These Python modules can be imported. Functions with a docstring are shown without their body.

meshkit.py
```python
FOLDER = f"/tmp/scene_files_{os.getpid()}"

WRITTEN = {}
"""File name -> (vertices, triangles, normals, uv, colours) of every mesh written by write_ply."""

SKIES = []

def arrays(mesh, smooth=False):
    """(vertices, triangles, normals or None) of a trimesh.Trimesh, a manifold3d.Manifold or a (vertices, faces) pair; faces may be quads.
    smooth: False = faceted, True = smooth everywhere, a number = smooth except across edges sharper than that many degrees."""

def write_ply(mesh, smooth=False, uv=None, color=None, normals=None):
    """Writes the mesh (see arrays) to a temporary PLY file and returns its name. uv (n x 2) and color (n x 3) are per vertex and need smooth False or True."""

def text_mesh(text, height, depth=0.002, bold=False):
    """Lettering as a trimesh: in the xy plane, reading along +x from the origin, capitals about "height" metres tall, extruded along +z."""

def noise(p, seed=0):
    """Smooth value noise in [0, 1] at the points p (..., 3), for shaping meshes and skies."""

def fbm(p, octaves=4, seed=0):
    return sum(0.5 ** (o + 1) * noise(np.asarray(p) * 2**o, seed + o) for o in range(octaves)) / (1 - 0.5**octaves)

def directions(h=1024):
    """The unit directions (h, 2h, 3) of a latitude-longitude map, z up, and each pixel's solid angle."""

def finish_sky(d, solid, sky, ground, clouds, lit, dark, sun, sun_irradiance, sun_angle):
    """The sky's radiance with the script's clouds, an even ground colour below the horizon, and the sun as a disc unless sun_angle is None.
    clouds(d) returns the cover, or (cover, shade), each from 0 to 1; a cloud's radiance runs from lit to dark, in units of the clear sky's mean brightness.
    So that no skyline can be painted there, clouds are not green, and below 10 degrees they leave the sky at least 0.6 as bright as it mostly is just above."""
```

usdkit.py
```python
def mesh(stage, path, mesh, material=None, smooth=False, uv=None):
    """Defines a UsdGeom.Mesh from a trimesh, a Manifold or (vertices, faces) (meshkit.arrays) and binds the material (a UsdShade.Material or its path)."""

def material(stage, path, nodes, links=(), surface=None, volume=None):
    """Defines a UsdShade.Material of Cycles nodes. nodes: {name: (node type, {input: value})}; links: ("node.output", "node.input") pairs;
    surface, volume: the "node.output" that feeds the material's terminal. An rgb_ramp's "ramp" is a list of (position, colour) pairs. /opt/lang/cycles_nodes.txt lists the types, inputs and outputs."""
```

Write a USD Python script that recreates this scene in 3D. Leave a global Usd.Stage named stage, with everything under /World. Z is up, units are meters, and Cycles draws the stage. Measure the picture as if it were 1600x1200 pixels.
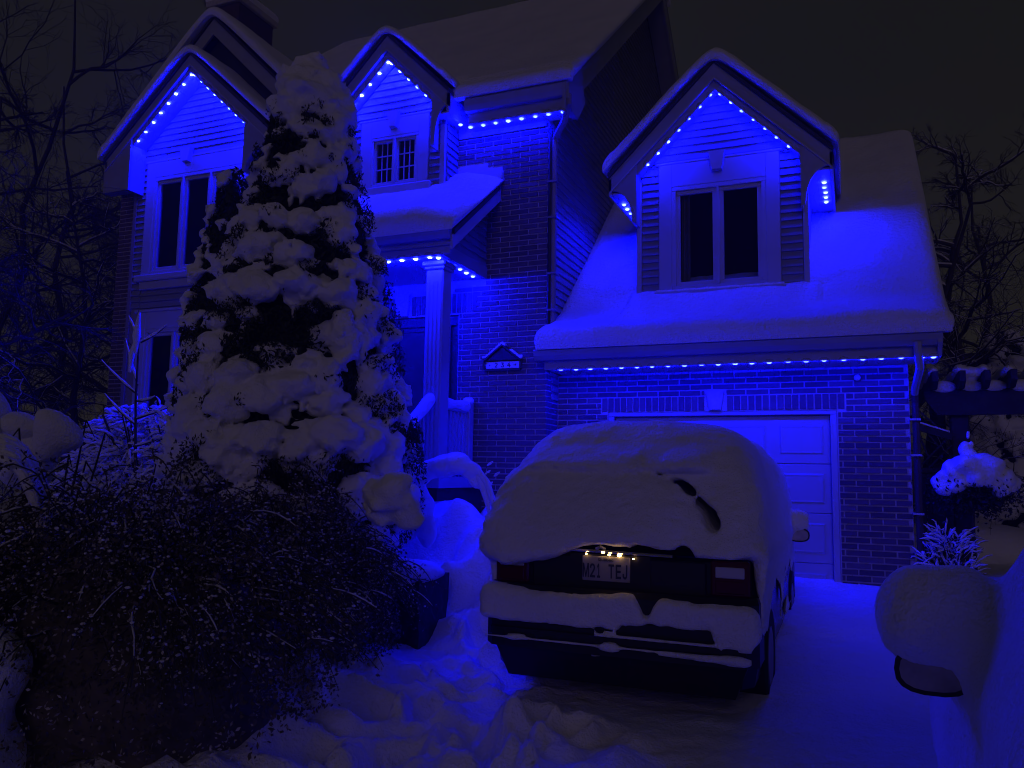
import math, random
import numpy as np, trimesh
import meshkit, usdkit
from pxr import Usd, UsdGeom, UsdLux, UsdShade, Gf, Sdf
from shapely.geometry import Polygon, box as sbox
from manifold3d import Manifold
from scipy.spatial import cKDTree

stage = Usd.Stage.CreateInMemory()
UsdGeom.SetStageUpAxis(stage, UsdGeom.Tokens.z)
UsdGeom.SetStageMetersPerUnit(stage, 1.0)
UsdGeom.Xform.Define(stage, '/World')
UsdGeom.Scope.Define(stage, '/World/Looks')
H = 1.5          # eye height; shapes below are given relative to the eye and lifted by H

# ------------------------------------------------------------------ camera
pitch, roll, yaw, fpx = math.radians(6.288), math.radians(0.998), math.radians(22.839), 1269.27
fh = np.array([-math.sin(yaw), math.cos(yaw), 0.]); rr = np.array([math.cos(yaw), math.sin(yaw), 0.]); up = np.array([0, 0, 1.])
F_ = math.cos(pitch)*fh + math.sin(pitch)*up; U_ = -math.sin(pitch)*fh + math.cos(pitch)*up
R2 = math.cos(roll)*rr + math.sin(roll)*U_; U2 = -math.sin(roll)*rr + math.cos(roll)*U_
cam = UsdGeom.Camera.Define(stage, '/World/camera')
mtx = Gf.Matrix4d(*R2, 0, *U2, 0, *(-F_), 0, 0, 0, H, 1)
cam.AddTransformOp().Set(mtx)
cam.CreateHorizontalApertureAttr(36.0); cam.CreateVerticalApertureAttr(27.0)
cam.CreateFocalLengthAttr(36.0*fpx/1600.0); cam.CreateClippingRangeAttr(Gf.Vec2f(0.05, 500))
cam.CreateExposureAttr(0.0)

# ------------------------------------------------------------------ night sky and the faint street light behind the camera
sun_dir = np.array([0.25, -0.92, 0.30]); sun_dir /= np.linalg.norm(sun_dir)
sky_mat = usdkit.material(stage, '/World/Looks/night_sky', {
    "sky": ("sky_texture", {"sky_type": "single_scattering", "sun_disc": False, "sun_elevation": -0.10, "sun_rotation": float(math.atan2(sun_dir[0], sun_dir[1]))}),
    "tc": ("texture_coordinate", {}), "sep": ("separate_xyz", {}),
    "glow": ("rgb_ramp", {"ramp": [(0.0, (.190, .168, .105)), (0.16, (.140, .128, .096)), (0.42, (.092, .089, .086)), (1.0, (.074, .073, .075))]}),
    "nz": ("noise_texture", {"scale": 2.2, "detail": 3.0}),
    "cl": ("rgb_ramp", {"ramp": [(0.3, (.86, .86, .86)), (0.7, (1.12, 1.11, 1.10))]}),
    "mul": ("mix_color", {"blend_type": "multiply", "fac": 1.0}),
    "mx": ("mix_color", {"blend_type": "mix", "fac": 0.985}),
    "bg": ("background_shader", {"strength": 0.10})},
    [("tc.generated", "sep.vector"), ("sep.z", "glow.fac"), ("tc.generated", "nz.vector"), ("nz.fac", "cl.fac"),
     ("glow.color", "mul.a"), ("cl.color", "mul.b"), ("sky.color", "mx.a"), ("mul.result", "mx.b"), ("mx.result", "bg.color")], surface="bg.background")
dome = UsdLux.DomeLight.Define(stage, '/World/sky')
UsdShade.MaterialBindingAPI.Apply(dome.GetPrim()).Bind(sky_mat)
dome.GetPrim().SetCustomDataByKey('kind', 'structure')
sun = UsdLux.DistantLight.Define(stage, '/World/street_glow')
sun.CreateNormalizeAttr(True); sun.CreateIntensityAttr(0.0192); sun.CreateAngleAttr(24.0); sun.CreateColorAttr(Gf.Vec3f(1.0, 0.71, 1.22))
zc = sun_dir; xc = np.cross([0, 0, 1.], zc); xc /= np.linalg.norm(xc); yc = np.cross(zc, xc)
sun.AddTransformOp().Set(Gf.Matrix4d(*xc, 0, *yc, 0, *zc, 0, 0, 0, 30, 1))
LED_COLOR, LED_POWER = (0.0011, 0.0017, 1.0), 880.0

# ------------------------------------------------------------------ helpers
_names = {}
def free(path):
    if path not in _names and not stage.GetPrimAtPath(path):
        _names[path] = 0; return path
    k = _names.get(path, 0)
    while True:
        k += 1
        p = f"{path}_{k:03d}"
        if not stage.GetPrimAtPath(p):
            _names[path] = k; return p
def data(p, **kw):
    for k, v in kw.items():
        if v: p.SetCustomDataByKey(k, v)
def thing(name, label, cat, loc=(0, 0, -H), group=None):
    x = UsdGeom.Xform.Define(stage, free('/World/' + name))
    x.AddTranslateOp().Set(Gf.Vec3d(loc[0], loc[1], loc[2] + H))
    data(x.GetPrim(), label=label, category=cat, group=group)
    return (x.GetPrim(), np.array([loc[0], loc[1], loc[2]], float))
def obj(name, mesh, m, parent=None, smooth=False, label=None, cat=None, group=None, kind=None):
    base = parent[0].GetPath().pathString if parent else '/World'
    off = parent[1] if parent else np.array([0, 0, -H])
    v, f, n = meshkit.arrays(mesh.build() if isinstance(mesh, MB) else mesh, smooth)
    tm = trimesh.Trimesh(v - off, f, process=False)
    g = usdkit.mesh(stage, free(base + '/' + name), tm, m, smooth=False)
    if n is not None:
        g.CreateNormalsAttr().Set([Gf.Vec3f(*map(float, a)) for a in n]) if len(n) < 50 else g.CreateNormalsAttr(__import__('pxr').Vt.Vec3fArray.FromNumpy(np.asarray(n, np.float32)))
        g.SetNormalsInterpolation('vertex')
    data(g.GetPrim(), label=label, category=cat, group=group, kind=kind)
    return (g.GetPrim(), off)

class MB:
    def __init__(s): s.v, s.f, s.n = [], [], 0
    def add(s, v, f):
        v = np.asarray(v, float); f = np.asarray(f, int)
        if f.shape[1] == 4: f = np.vstack([f[:, [0, 1, 2]], f[:, [0, 2, 3]]])
        s.v.append(v); s.f.append(f + s.n); s.n += len(v); return s
    def tm(s, t): return s.add(t.vertices, t.faces)
    def box(s, x0, x1, y0, y1, z0, z1, c=0.0):
        if c > 0: return s.tm(cbox(x0, x1, y0, y1, z0, z1, c))
        v = [(x, y, z) for x in (x0, x1) for y in (y0, y1) for z in (z0, z1)]
        return s.add(v, [[0, 1, 3, 2], [4, 6, 7, 5], [0, 4, 5, 1], [2, 3, 7, 6], [0, 2, 6, 4], [1, 5, 7, 3]])
    def prism_y(s, poly, y0, y1, holes=()):      # polygon in (x, z) extruded along y
        t = trimesh.creation.extrude_polygon(__import__('functools').reduce(lambda a, b: a.difference(sbox(*b)), holes, Polygon(poly).buffer(0)), y1 - y0, engine='earcut')
        v = t.vertices; v = np.c_[v[:, 0], y0 + v[:, 2], v[:, 1]]
        return s.add(v, t.faces[:, ::-1])
    def prism_x(s, poly, x0, x1):      # polygon in (y, z) extruded along x
        t = trimesh.creation.extrude_polygon(Polygon(poly).buffer(0), x1 - x0, engine='earcut')
        v = t.vertices; v = np.c_[x0 + v[:, 2], v[:, 0], v[:, 1]]
        return s.add(v, t.faces)
    def tube(s, pts, rad, n=6, cap=True):
        pts = np.asarray(pts, float); m = len(pts); rad = np.broadcast_to(np.asarray(rad, float), (m,))
        t = np.gradient(pts, axis=0); t /= np.linalg.norm(t, axis=1, keepdims=True) + 1e-12
        ref = np.array([0, 0, 1.]) if abs(t[0][2]) < .9 else np.array([1., 0, 0])
        a = np.cross(t, ref); a /= np.linalg.norm(a, axis=1, keepdims=True) + 1e-9; b = np.cross(t, a)
        an = np.arange(n)*2*np.pi/n
        v = pts[:, None] + rad[:, None, None]*(a[:, None]*np.cos(an)[None, :, None] + b[:, None]*np.sin(an)[None, :, None])
        v = v.reshape(-1, 3); f = []
        i = np.arange(m-1)[:, None]*n; j = np.arange(n)[None]; k = (j+1) % n
        f = np.stack([i+j, i+k, i+n+k, i+n+j], -1).reshape(-1, 4)
        s.add(v, f[:, ::-1])
        if cap:
            for e, sg in ((0, 1), (m-1, -1)):
                idx = np.arange(n) + e*n; c = np.array([[e*n, e*n + q, e*n + q + 1] for q in range(1, n-1)])
                s.f[-1] = np.vstack([s.f[-1], (c if sg > 0 else c[:, ::-1]) + s.n - len(v)])
        return s
    def build(s): return trimesh.Trimesh(np.vstack(s.v), np.vstack(s.f), process=False)

def cbox(x0, x1, y0, y1, z0, z1, c):
    P = []
    for x, sx in ((x0, 1), (x1, -1)):
        for y, sy in ((y0, 1), (y1, -1)):
            for z, sz in ((z0, 1), (z1, -1)):
                P += [(x, y+sy*c, z+sz*c), (x+sx*c, y, z+sz*c), (x+sx*c, y+sy*c, z)]
    return trimesh.convex.convex_hull(np.array(P))
def hull(P): return trimesh.convex.convex_hull(np.array(P, float))
def merge(l): return trimesh.util.concatenate(l)

def surfnet(F, org, h):
    """smooth skin of the cells where the field changes sign (inside: F < 0)"""
    ins = F < 0
    nx, ny, nz = F.shape
    c = [(0,0,0),(1,0,0),(0,1,0),(1,1,0),(0,0,1),(1,0,1),(0,1,1),(1,1,1)]
    sub = lambda A, o: A[o[0]:nx-1+o[0], o[1]:ny-1+o[1], o[2]:nz-1+o[2]]
    s = sum(sub(ins, o).astype(np.int8) for o in c)
    cells = np.argwhere((s > 0) & (s < 8))
    vid = -np.ones((nx-1, ny-1, nz-1), np.int64); vid[tuple(cells.T)] = np.arange(len(cells))
    acc = np.zeros((len(cells), 3)); cnt = np.zeros(len(cells))
    for a in range(8):
        for ax in range(3):
            if c[a][ax]: continue
            b = list(c[a]); b[ax] = 1
            f0 = F[tuple((cells + c[a]).T)]; f1 = F[tuple((cells + b).T)]
            k = (f0 < 0) != (f1 < 0)
            t = np.where(k, f0/np.where(k, f0 - f1, 1), 0)
            p = np.array(c[a], float)[None] + t[:, None]*(np.arange(3) == ax)
            acc[k] += p[k]; cnt[k] += 1
    V = org + h*(cells + acc/cnt[:, None])
    Q = []
    for ax in range(3):
        o = [(ax+1) % 3, (ax+2) % 3]
        sl0 = [slice(None)]*3; sl1 = [slice(None)]*3; sl0[ax] = slice(0, -1); sl1[ax] = slice(1, None)
        d = ins[tuple(sl0)].astype(np.int8) - ins[tuple(sl1)]
        e = np.argwhere(d != 0)
        sg = d[tuple(e.T)]
        ok = (e[:, o[0]] > 0) & (e[:, o[1]] > 0) & (e[:, o[0]] < F.shape[o[0]]-1) & (e[:, o[1]] < F.shape[o[1]]-1)
        e, sg = e[ok], sg[ok]
        u = np.zeros(3, int); u[o[0]] = 1; w = np.zeros(3, int); w[o[1]] = 1
        q = np.stack([vid[tuple((e - u - w).T)], vid[tuple((e - w).T)], vid[tuple(e.T)], vid[tuple((e - u).T)]], 1)
        q[sg < 0] = q[sg < 0][:, ::-1]
        Q.append(q)
    Q = np.vstack(Q); Q = Q[(Q >= 0).all(1)]
    return trimesh.Trimesh(V, np.vstack([Q[:, [0, 1, 2]], Q[:, [0, 2, 3]]]), process=False)
def smin(a, b, k): 
    h = np.clip(.5 + .5*(b - a)/k, 0, 1); return b + (a - b)*h - k*h*(1 - h)
def smax(a, b, k): return -smin(-a, -b, k)

class Field:
    def __init__(s, lo, hi, h):
        s.h = h; s.lo = np.array(lo, float); n = np.ceil((np.array(hi) - lo)/h).astype(int) + 1
        s.F = np.full(n, 9.0); s.n = n
    def pts(s): 
        g = np.meshgrid(*[s.lo[i] + s.h*np.arange(s.n[i]) for i in range(3)], indexing='ij'); return g
    def blob(s, c, r, k=.03, rot=None, flat=None, noise=0., seed=0, sc=6.):
        c = np.asarray(c, float); r = np.broadcast_to(np.asarray(r, float), (3,)); m = r.max()*1.25 + 2*k
        a = np.maximum(np.floor((c - m - s.lo)/s.h).astype(int), 0); b = np.minimum(np.ceil((c + m - s.lo)/s.h).astype(int) + 1, s.n)
        if (b <= a).any(): return
        g = np.stack(np.meshgrid(*[s.lo[i] + s.h*np.arange(a[i], b[i]) - c[i] for i in range(3)], indexing='ij'), -1)
        q = g if rot is None else g @ rot
        q = q/r
        L = np.linalg.norm(q, axis=-1)
        d = (L - 1)*np.minimum(r.min()*1.3, r.mean())
        if flat is not None: d = smax(d, -(g[..., 2] + flat), .025)
        if noise: d = d + noise*(meshkit.fbm((g + c)*sc, 2, seed) - .5)
        sl = tuple(slice(a[i], b[i]) for i in range(3))
        s.F[sl] = smin(s.F[sl], d, k)
    def mesh(s): return surfnet(s.F, s.lo, s.h)

def pad(x0, x1, y0, y1, zf, T, w, nx, ny, amp=.02, sc=2.0, seed=1, wy=None, bulge=.03):
    """a snow blanket over the height zf(x, y), rounded towards its edges"""
    def tt(a, b, n):
        t = np.linspace(0, 1, n); e = min(.45, w/(b - a)); ts = np.r_[np.linspace(0, e, 9)**1.0, np.linspace(e, 1-e, n)[1:-1], np.linspace(1-e, 1, 9)]
        ts[:9] = e*(1 - np.cos(np.linspace(0, np.pi/2, 9))); ts[-9:] = 1 - ts[:9][::-1]; return a + (b - a)*ts
    xs, ys = tt(x0, x1, nx), tt(y0, y1, ny)
    X, Y = np.meshgrid(xs, ys, indexing='ij')
    e1 = lambda d, ww: np.sqrt(np.clip(1 - (1 - np.clip(d/ww, 0, 1))**2, 0, 1))
    wy = wy or (w, w)
    E = e1(np.minimum(X - x0, x1 - X), w)*e1(Y - y0, wy[0])*e1(y1 - Y, wy[1])
    Tv = T(X, Y) if callable(T) else T
    N = meshkit.fbm(np.stack([X*sc, Y*sc, X*0 + seed], -1), 4, seed) - .5
    Zb = zf(X, Y)
    Zt = Zb + E*(Tv + amp*2*N) 
    bx = bulge*np.sin(np.pi*np.clip(E, 0, 1))*(np.where(x1 - X < w, 1, 0) - np.where(X - x0 < w, 1, 0)); by = bulge*np.sin(np.pi*E)*(np.where(y1 - Y < wy[1], 1, 0) - np.where(Y - y0 < wy[0], 1, 0))
    a, b = X.shape
    V = np.vstack([np.stack([X + bx, Y + by, Zt], -1).reshape(-1, 3), np.stack([X, Y, Zb - .012], -1).reshape(-1, 3)])
    I = np.arange(a*b).reshape(a, b)
    q = np.stack([I[:-1, :-1], I[1:, :-1], I[1:, 1:], I[:-1, 1:]], -1).reshape(-1, 4)
    qb = q[:, ::-1] + a*b
    ring = np.r_[I[:, 0], I[-1, 1:], I[-2::-1, -1], I[0, -2:0:-1]]
    r2 = np.roll(ring, -1)
    qs = np.stack([ring, ring + a*b, r2 + a*b, r2], -1)
    Q = np.vstack([q, qb, qs])
    return trimesh.Trimesh(V, np.vstack([Q[:, [0, 1, 2]], Q[:, [0, 2, 3]]]), process=False)

# ------------------------------------------------------------------ materials
def look(name, nodes, links, surface='p.BSDF', **k): return usdkit.material(stage, '/World/Looks/' + name, nodes, links, surface=surface, **k)
def plain(name, col, rough=.6, var=.12, sc=5.0, bump=.0, bsc=60., metal=0., spec=.5):
    lo = tuple(c*(1 - var) for c in col); hi = tuple(min(1, c*(1 + var)) for c in col)
    nodes = {"g": ("geometry", {}), "n": ("noise_texture", {"scale": sc, "detail": 4.0}), "r": ("rgb_ramp", {"ramp": [(.3, lo), (.7, hi)]}),
             "p": ("principled_bsdf", {"roughness": rough, "metallic": metal, "specular_ior_level": spec})}
    links = [("g.position", "n.vector"), ("n.fac", "r.fac"), ("r.color", "p.base_color")]
    if bump:
        nodes.update({"n2": ("noise_texture", {"scale": bsc, "detail": 3.0}), "b": ("bump", {"strength": bump, "distance": .01})})
        links += [("g.position", "n2.vector"), ("n2.fac", "b.height"), ("b.normal", "p.normal")]
    return look(name, nodes, links)
def snow_look(name, s1, s2, strength=.5, dist=.02):
    return look(name, {"g": ("geometry", {}), "n": ("noise_texture", {"scale": s1, "detail": 5.0, "roughness": .6}), "n2": ("noise_texture", {"scale": s2, "detail": 2.0}),
                       "a": ("math", {"math_type": "multiply_add", "value2": .35}), "b": ("bump", {"strength": strength, "distance": dist}),
                       "c": ("noise_texture", {"scale": 1.3, "detail": 3.0}), "r": ("rgb_ramp", {"ramp": [(.3, (.76, .78, .82)), (.7, (.86, .87, .89))]}),
                       "p": ("principled_bsdf", {"roughness": .75, "specular_ior_level": .25})},
                [("g.position", "n.vector"), ("g.position", "n2.vector"), ("g.position", "c.vector"), ("c.fac", "r.fac"), ("r.color", "p.base_color"),
                 ("n2.fac", "a.value1"), ("n.fac", "a.value3"), ("a.value", "b.height"), ("b.normal", "p.normal")])
SNOW = snow_look('snow', 16., 90., .8, .03)
SNOWN = snow_look('near_snow', 11., 60., .35, .02)
SNOWR = snow_look('roof_snow', 20., 75., 1.0, .040)
SNOWG = snow_look('ground_snow', 9., 60., .7, .05)
def brick_look(name, a, b):
    return look(name, {"oi": ("object_info", {}), "g": ("geometry", {}), "w": ("white_noise_texture", {}) if False else ("noise_texture", {"scale": 26.0, "detail": 4.0, "roughness": .7}),
                       "n": ("noise_texture", {"scale": 3.1, "detail": 2.0}), "m": ("math", {"math_type": "multiply_add", "value2": .55}), "m2": ("math", {"math_type": "multiply_add", "value2": .5}),
                       "r": ("rgb_ramp", {"ramp": [(.45, a), (1.1 if False else 1.0, b)]}), "bp": ("bump", {"strength": .5, "distance": .004}),
                       "p": ("principled_bsdf", {"roughness": .85, "specular_ior_level": .3})},
                [("g.position", "w.vector"), ("g.position", "n.vector"), ("g.random_per_island", "m.value1"), ("w.fac", "m2.value1"), ("oi.random", "m.value3") if False else ("w.fac", "m.value3"),
                 ("m.value", "r.fac"), ("r.color", "p.base_color"), ("w.fac", "bp.height"), ("bp.normal", "p.normal")])
BRICKS = [brick_look(f'brick_{n}', a, b) for n, a, b in (('red', (.115, .085, .095), (.19, .145, .145)), ('dark', (.085, .065, .075), (.15, .11, .115)), ('pale', (.15, .115, .12), (.22, .175, .17)))]
MORTAR = plain('mortar', (.48, .45, .43), .9, .1, 12, .5, 90)
TRIM = plain('white_trim', (.40, .41, .42), .45, .05, 3)
SOFFIT = plain('soffit_panel', (.42, .42, .43), .5, .04, 4)
SIDING = plain('clapboard', (.22, .23, .25), .55, .08, 3, .15, 40)
SIDING_D = plain('side_clapboard', (.26, .25, .24), .6, .08, 3)
FASCIA = plain('fascia_paint', (.30, .31, .33), .45, .06, 3)
STONE = plain('cast_stone', (.45, .43, .40), .85, .15, 25, .8, 45)
DOORW = plain('garage_door_paint', (.42, .43, .45), .4, .04, 2)
DARK = plain('dark_frame', (.03, .03, .035), .5, .1, 4)
ROOF = plain('shingle', (.05, .05, .05), .9, .2, 20, .5, 60)
BLACKM = plain('black_plastic', (.012, .012, .014), .45, .15, 8)
PAINT = plain('dark_car_paint', (.010, .011, .014), .25, .1, 3)
CHROME = plain('chrome', (.75, .72, .65), .22, .02, 3, metal=1.)
RUBBER = plain('rubber', (.012, .012, .012), .85, .2, 20)
WOODD = plain('dark_wood', (.035, .030, .028), .8, .3, 8, .5, 50)
BARK = plain('bark', (.05, .043, .04), .9, .3, 12, .6, 50)
LEAFD = plain('cedar_foliage', (.022, .030, .018), .7, .35, 9)
LEAFW = plain('frosted_leaf', (.46, .44, .45), .8, .3, 12)
LEAFB = plain('bush_foliage', (.11, .09, .085), .7, .35, 9)
PIPE = plain('downspout_paint', (.22, .20, .20), .45, .08, 4)
CABLE = plain('white_track', (.55, .55, .55), .5, .03, 4)
PLATE = plain('plate_white', (.34, .32, .32), .5, .03, 5)
PLATEB = plain('plate_ink', (.02, .025, .07), .5, .03, 5)
REDL = plain('red_lens', (.09, .008, .008), .15, .05, 5)
CLEARL = plain('clear_lens', (.55, .55, .58), .15, .05, 5)
SIGNW = plain('sign_white', (.66, .66, .66), .5, .03, 5)
STONEW = plain('dark_stone', (.045, .043, .045), .9, .3, 9, .8, 30)
CURTAIN = plain('curtain', (.35, .33, .30), .9, .1, 6)
GLASS = look('window_glass', {"f0": ("fresnel", {"IOR": 1.5}), "g": ("geometry", {}), "i": ("math", {"math_type": "subtract", "value1": 1.0}), "f": ("math", {"math_type": "multiply"}), "t": ("transparent_bsdf", {"color": (.75, .77, .80)}), "gl": ("glossy_bsdf", {"color": (.9, .9, .9), "roughness": .02}), "m": ("mix_closure", {})},
             [("g.backfacing", "i.value2"), ("i.value", "f.value2"), ("f0.fac", "f.value1"), ("f.value", "m.fac"), ("t.BSDF", "m.closure1"), ("gl.BSDF", "m.closure2")], surface="m.closure")
FROST = plain('frosted_glass', (.045, .045, .05), .25, .15, 7)
MIRROR = plain('snowy_mirror', (.42, .38, .36), .6, .3, 14)
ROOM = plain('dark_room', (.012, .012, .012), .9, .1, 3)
def led_set(name, k): return [look(f'{name}_{n}', {"e": ("emission", {"color": LED_COLOR, "strength": LED_POWER*k*f})}, [], surface="e.emission") for n, f in (('dim', .72), ('even', 1.0), ('bright', 1.25))]
LED, LED_B, LED_C, LED_D = led_set('led', 1.0), led_set('porch_led', 2.5), led_set('garage_led', .58), led_set('gable_led', 2.5); LED_E = led_set('eave_led', 1.05); LED_F = led_set('main_eave_led', .72)

rng = random.Random(7); nr = np.random.default_rng(7)

# ------------------------------------------------------------------ the ground
def ground_z(X, Y):
    X = np.asarray(X, float); Y = np.asarray(Y, float)
    base = -1.42 + .078*np.clip(Y - 5.2, 0, 4.6)
    bed = 1/(1 + np.exp(-((-2.75 - .16*(Y - 4)) - X)/.14))        # raised planting bed at the left
    bed = bed*np.clip((Y - 2.2)/.8, 0, 1)
    z = base + bed*.30*np.clip(1 - (Y - 4.7)/1.2, 0, 1)*(X > -9)
    sm = lambda t: np.clip(t, 0, 1)**2*(3 - 2*np.clip(t, 0, 1))
    nb = meshkit.fbm(np.stack([X*1.9, Y*1.9, X*0 + 4], -1), 3, 17) - .5
    bank = sm((Y - 5.75 + .6*nb)/1.9)*sm((-2.38 - X + .35*nb)/.42)*sm((X + 6.5)/.8)*sm((9.3 - Y)/.2)
    z = z + bank*(.58 + .75*nb)
    for bx, by, br, bh in ((-2.70, 7.35, .34, .20), (-3.12, 6.95, .30, .17), (-3.55, 6.7, .28, .14), (-2.62, 6.55, .22, .12), (-2.95, 6.05, .26, .10), (-3.7, 7.4, .4, .15)):
        z = z + bh*np.exp(-(((X - bx)/br)**2 + ((Y - by)/br)**2)**1.4)
    return z
def ground_detail(X, Y):
    P = np.stack([X, Y, X*0], -1)
    soft = (meshkit.fbm(P*1.1, 3, 5) - .5)*.10
    rough = (meshkit.fbm(P*3.6, 4, 9) - .5)
    trod = np.exp(-((X + 2.55 + .12*(Y - 4.5))/.62)**2)*np.clip((8.4 - Y)/1.5, 0, 1) + .6*np.exp(-((X+1.2)/1.7)**2 - ((Y - 4.1)/.8)**2)
    trod = np.clip(trod + np.clip((4.6-Y)/1.2, 0, 1)*.8*np.exp(-((X+2.4)/1.5)**2), 0, 1)
    z = soft + rough*.05*(1 - trod) * .4 + trod*(np.abs(rough)*.36 - .04)
    for fx, fy, fa in FEET:
        c, s = math.cos(fa), math.sin(fa); u = (X - fx)*c + (Y - fy)*s; v = -(X - fx)*s + (Y - fy)*c
        r = np.sqrt((u/.10)**2 + (v/.19)**2)
        z = z - .10*np.clip(1.15 - r, 0, 1)**.6*(r < 1.15) + .05*np.exp(-((r - 1.45)/.3)**2)
    return z
FEET = []
for i in range(15):
    y = 3.4 + i*.33
    FEET.append((-2.45 - .12*(y - 4.5) + (.16 if i % 2 else -.16) + rng.uniform(-.08, .08), y, rng.uniform(-.3, .3)))
for i in range(10):
    FEET.append((rng.uniform(-2.9, -1.2), rng.uniform(3.4, 4.9), rng.uniform(-1, 1)))
def axis(a, b, fine, lo, hi):
    m = np.arange(a, b + fine/2, fine); g = []
    d = fine
    x = b
    while x < hi: d *= 1.25; x += d; g.append(x)
    l = []; d = fine; x = a
    while x > lo: d *= 1.25; x -= d; l.append(x)
    return np.r_[np.array(l[::-1]), m, np.array(g)]
gx, gy = axis(-4.2, 1.2, .028, -85, 70), axis(3.0, 9.6, .03, -60, 90)
GX, GY = np.meshgrid(gx, gy, indexing='ij')
GZ = ground_z(GX, GY) + ground_detail(GX, GY)*np.clip(1 - np.maximum(np.abs(GX) - 9, 0)/30, 0, 1)
I = np.arange(GX.size).reshape(GX.shape)
q = np.stack([I[:-1, :-1], I[1:, :-1], I[1:, 1:], I[:-1, 1:]], -1).reshape(-1, 4)
obj('snowy_ground', (np.stack([GX, GY, GZ], -1).reshape(-1, 3), q), SNOWG, smooth=True, kind='structure')

# ------------------------------------------------------------------ the house
YM, YG = 9.04, 9.45
house = thing('house', 'two-storey brick house with steep snowy gables, porch and attached garage', 'house', (-3.4, 9.04, -1.5))
def part(name, mesh, m, parent=house, smooth=False, **k): return obj(name, mesh, m, parent, smooth, **k)

def courses(x0, x1, z0, z1, holes, seed, L=.24, C=.0667, ax='x', joint=.010):
    """list of rectangles (a0, a1, z0, z1) of a running bond with holes cut out"""
    r = random.Random(seed); out = []
    n0 = math.floor(z0/C)
    k = n0
    while k*C < z1:
        za, zb = max(k*C, z0), min(k*C + C - joint, z1)
        if zb - za > .02:
            spans = [(x0, x1)]
            for (a, b, c, d) in holes:
                if c < zb and d > za + .0:
                    ns = []
                    for s, e in spans:
                        if b <= s or a >= e: ns.append((s, e)); continue
                        if a > s: ns.append((s, a - joint))
                        if b < e: ns.append((b + joint, e))
                    spans = ns
            off = (L + joint)/2*(k % 2)
            for s, e in spans:
                j = math.floor((s - x0 - off)/(L + joint)) - 1
                while True:
                    a = x0 + off + j*(L + joint); b = a + L; j += 1
                    if a >= e: break
                    a, b = max(a, s), min(b, e)
                    if b - a > .03: out.append((a, b, za, zb))
        k += 1
    return out
def brick_mesh(rects, yf, ax='x', seed=0, sgn=-1, depth=.03):
    r = random.Random(seed); M = MB()
    for (a, b, c, d) in rects:
        p = r.uniform(0, .0045); e = .0035
        j = lambda: r.uniform(-.0016, .0016)
        if ax == 'x':
            y0 = yf - p
            v = [(a + j(), yf + depth, c + j()), (b + j(), yf + depth, c + j()), (b + j(), yf + depth, d + j()), (a + j(), yf + depth, d + j()),
                 (a + e + j(), y0, c + e + j()), (b - e + j(), y0, c + e + j()), (b - e + j(), y0, d - e + j()), (a + e + j(), y0, d - e + j())]
        else:
            x0 = yf + p
            v = [(yf - depth, a + j(), c + j()), (yf - depth, b + j(), c + j()), (yf - depth, b + j(), d + j()), (yf - depth, a + j(), d + j()),
                 (x0, a + e, c + e + j()), (x0, b - e, c + e + j()), (x0, b - e, d - e + j()), (x0, a + e, d - e + j())]
        M.add(v, [[4, 5, 6, 7], [0, 1, 5, 4], [1, 2, 6, 5], [2, 3, 7, 6], [3, 0, 4, 7]])
    return M
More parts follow.
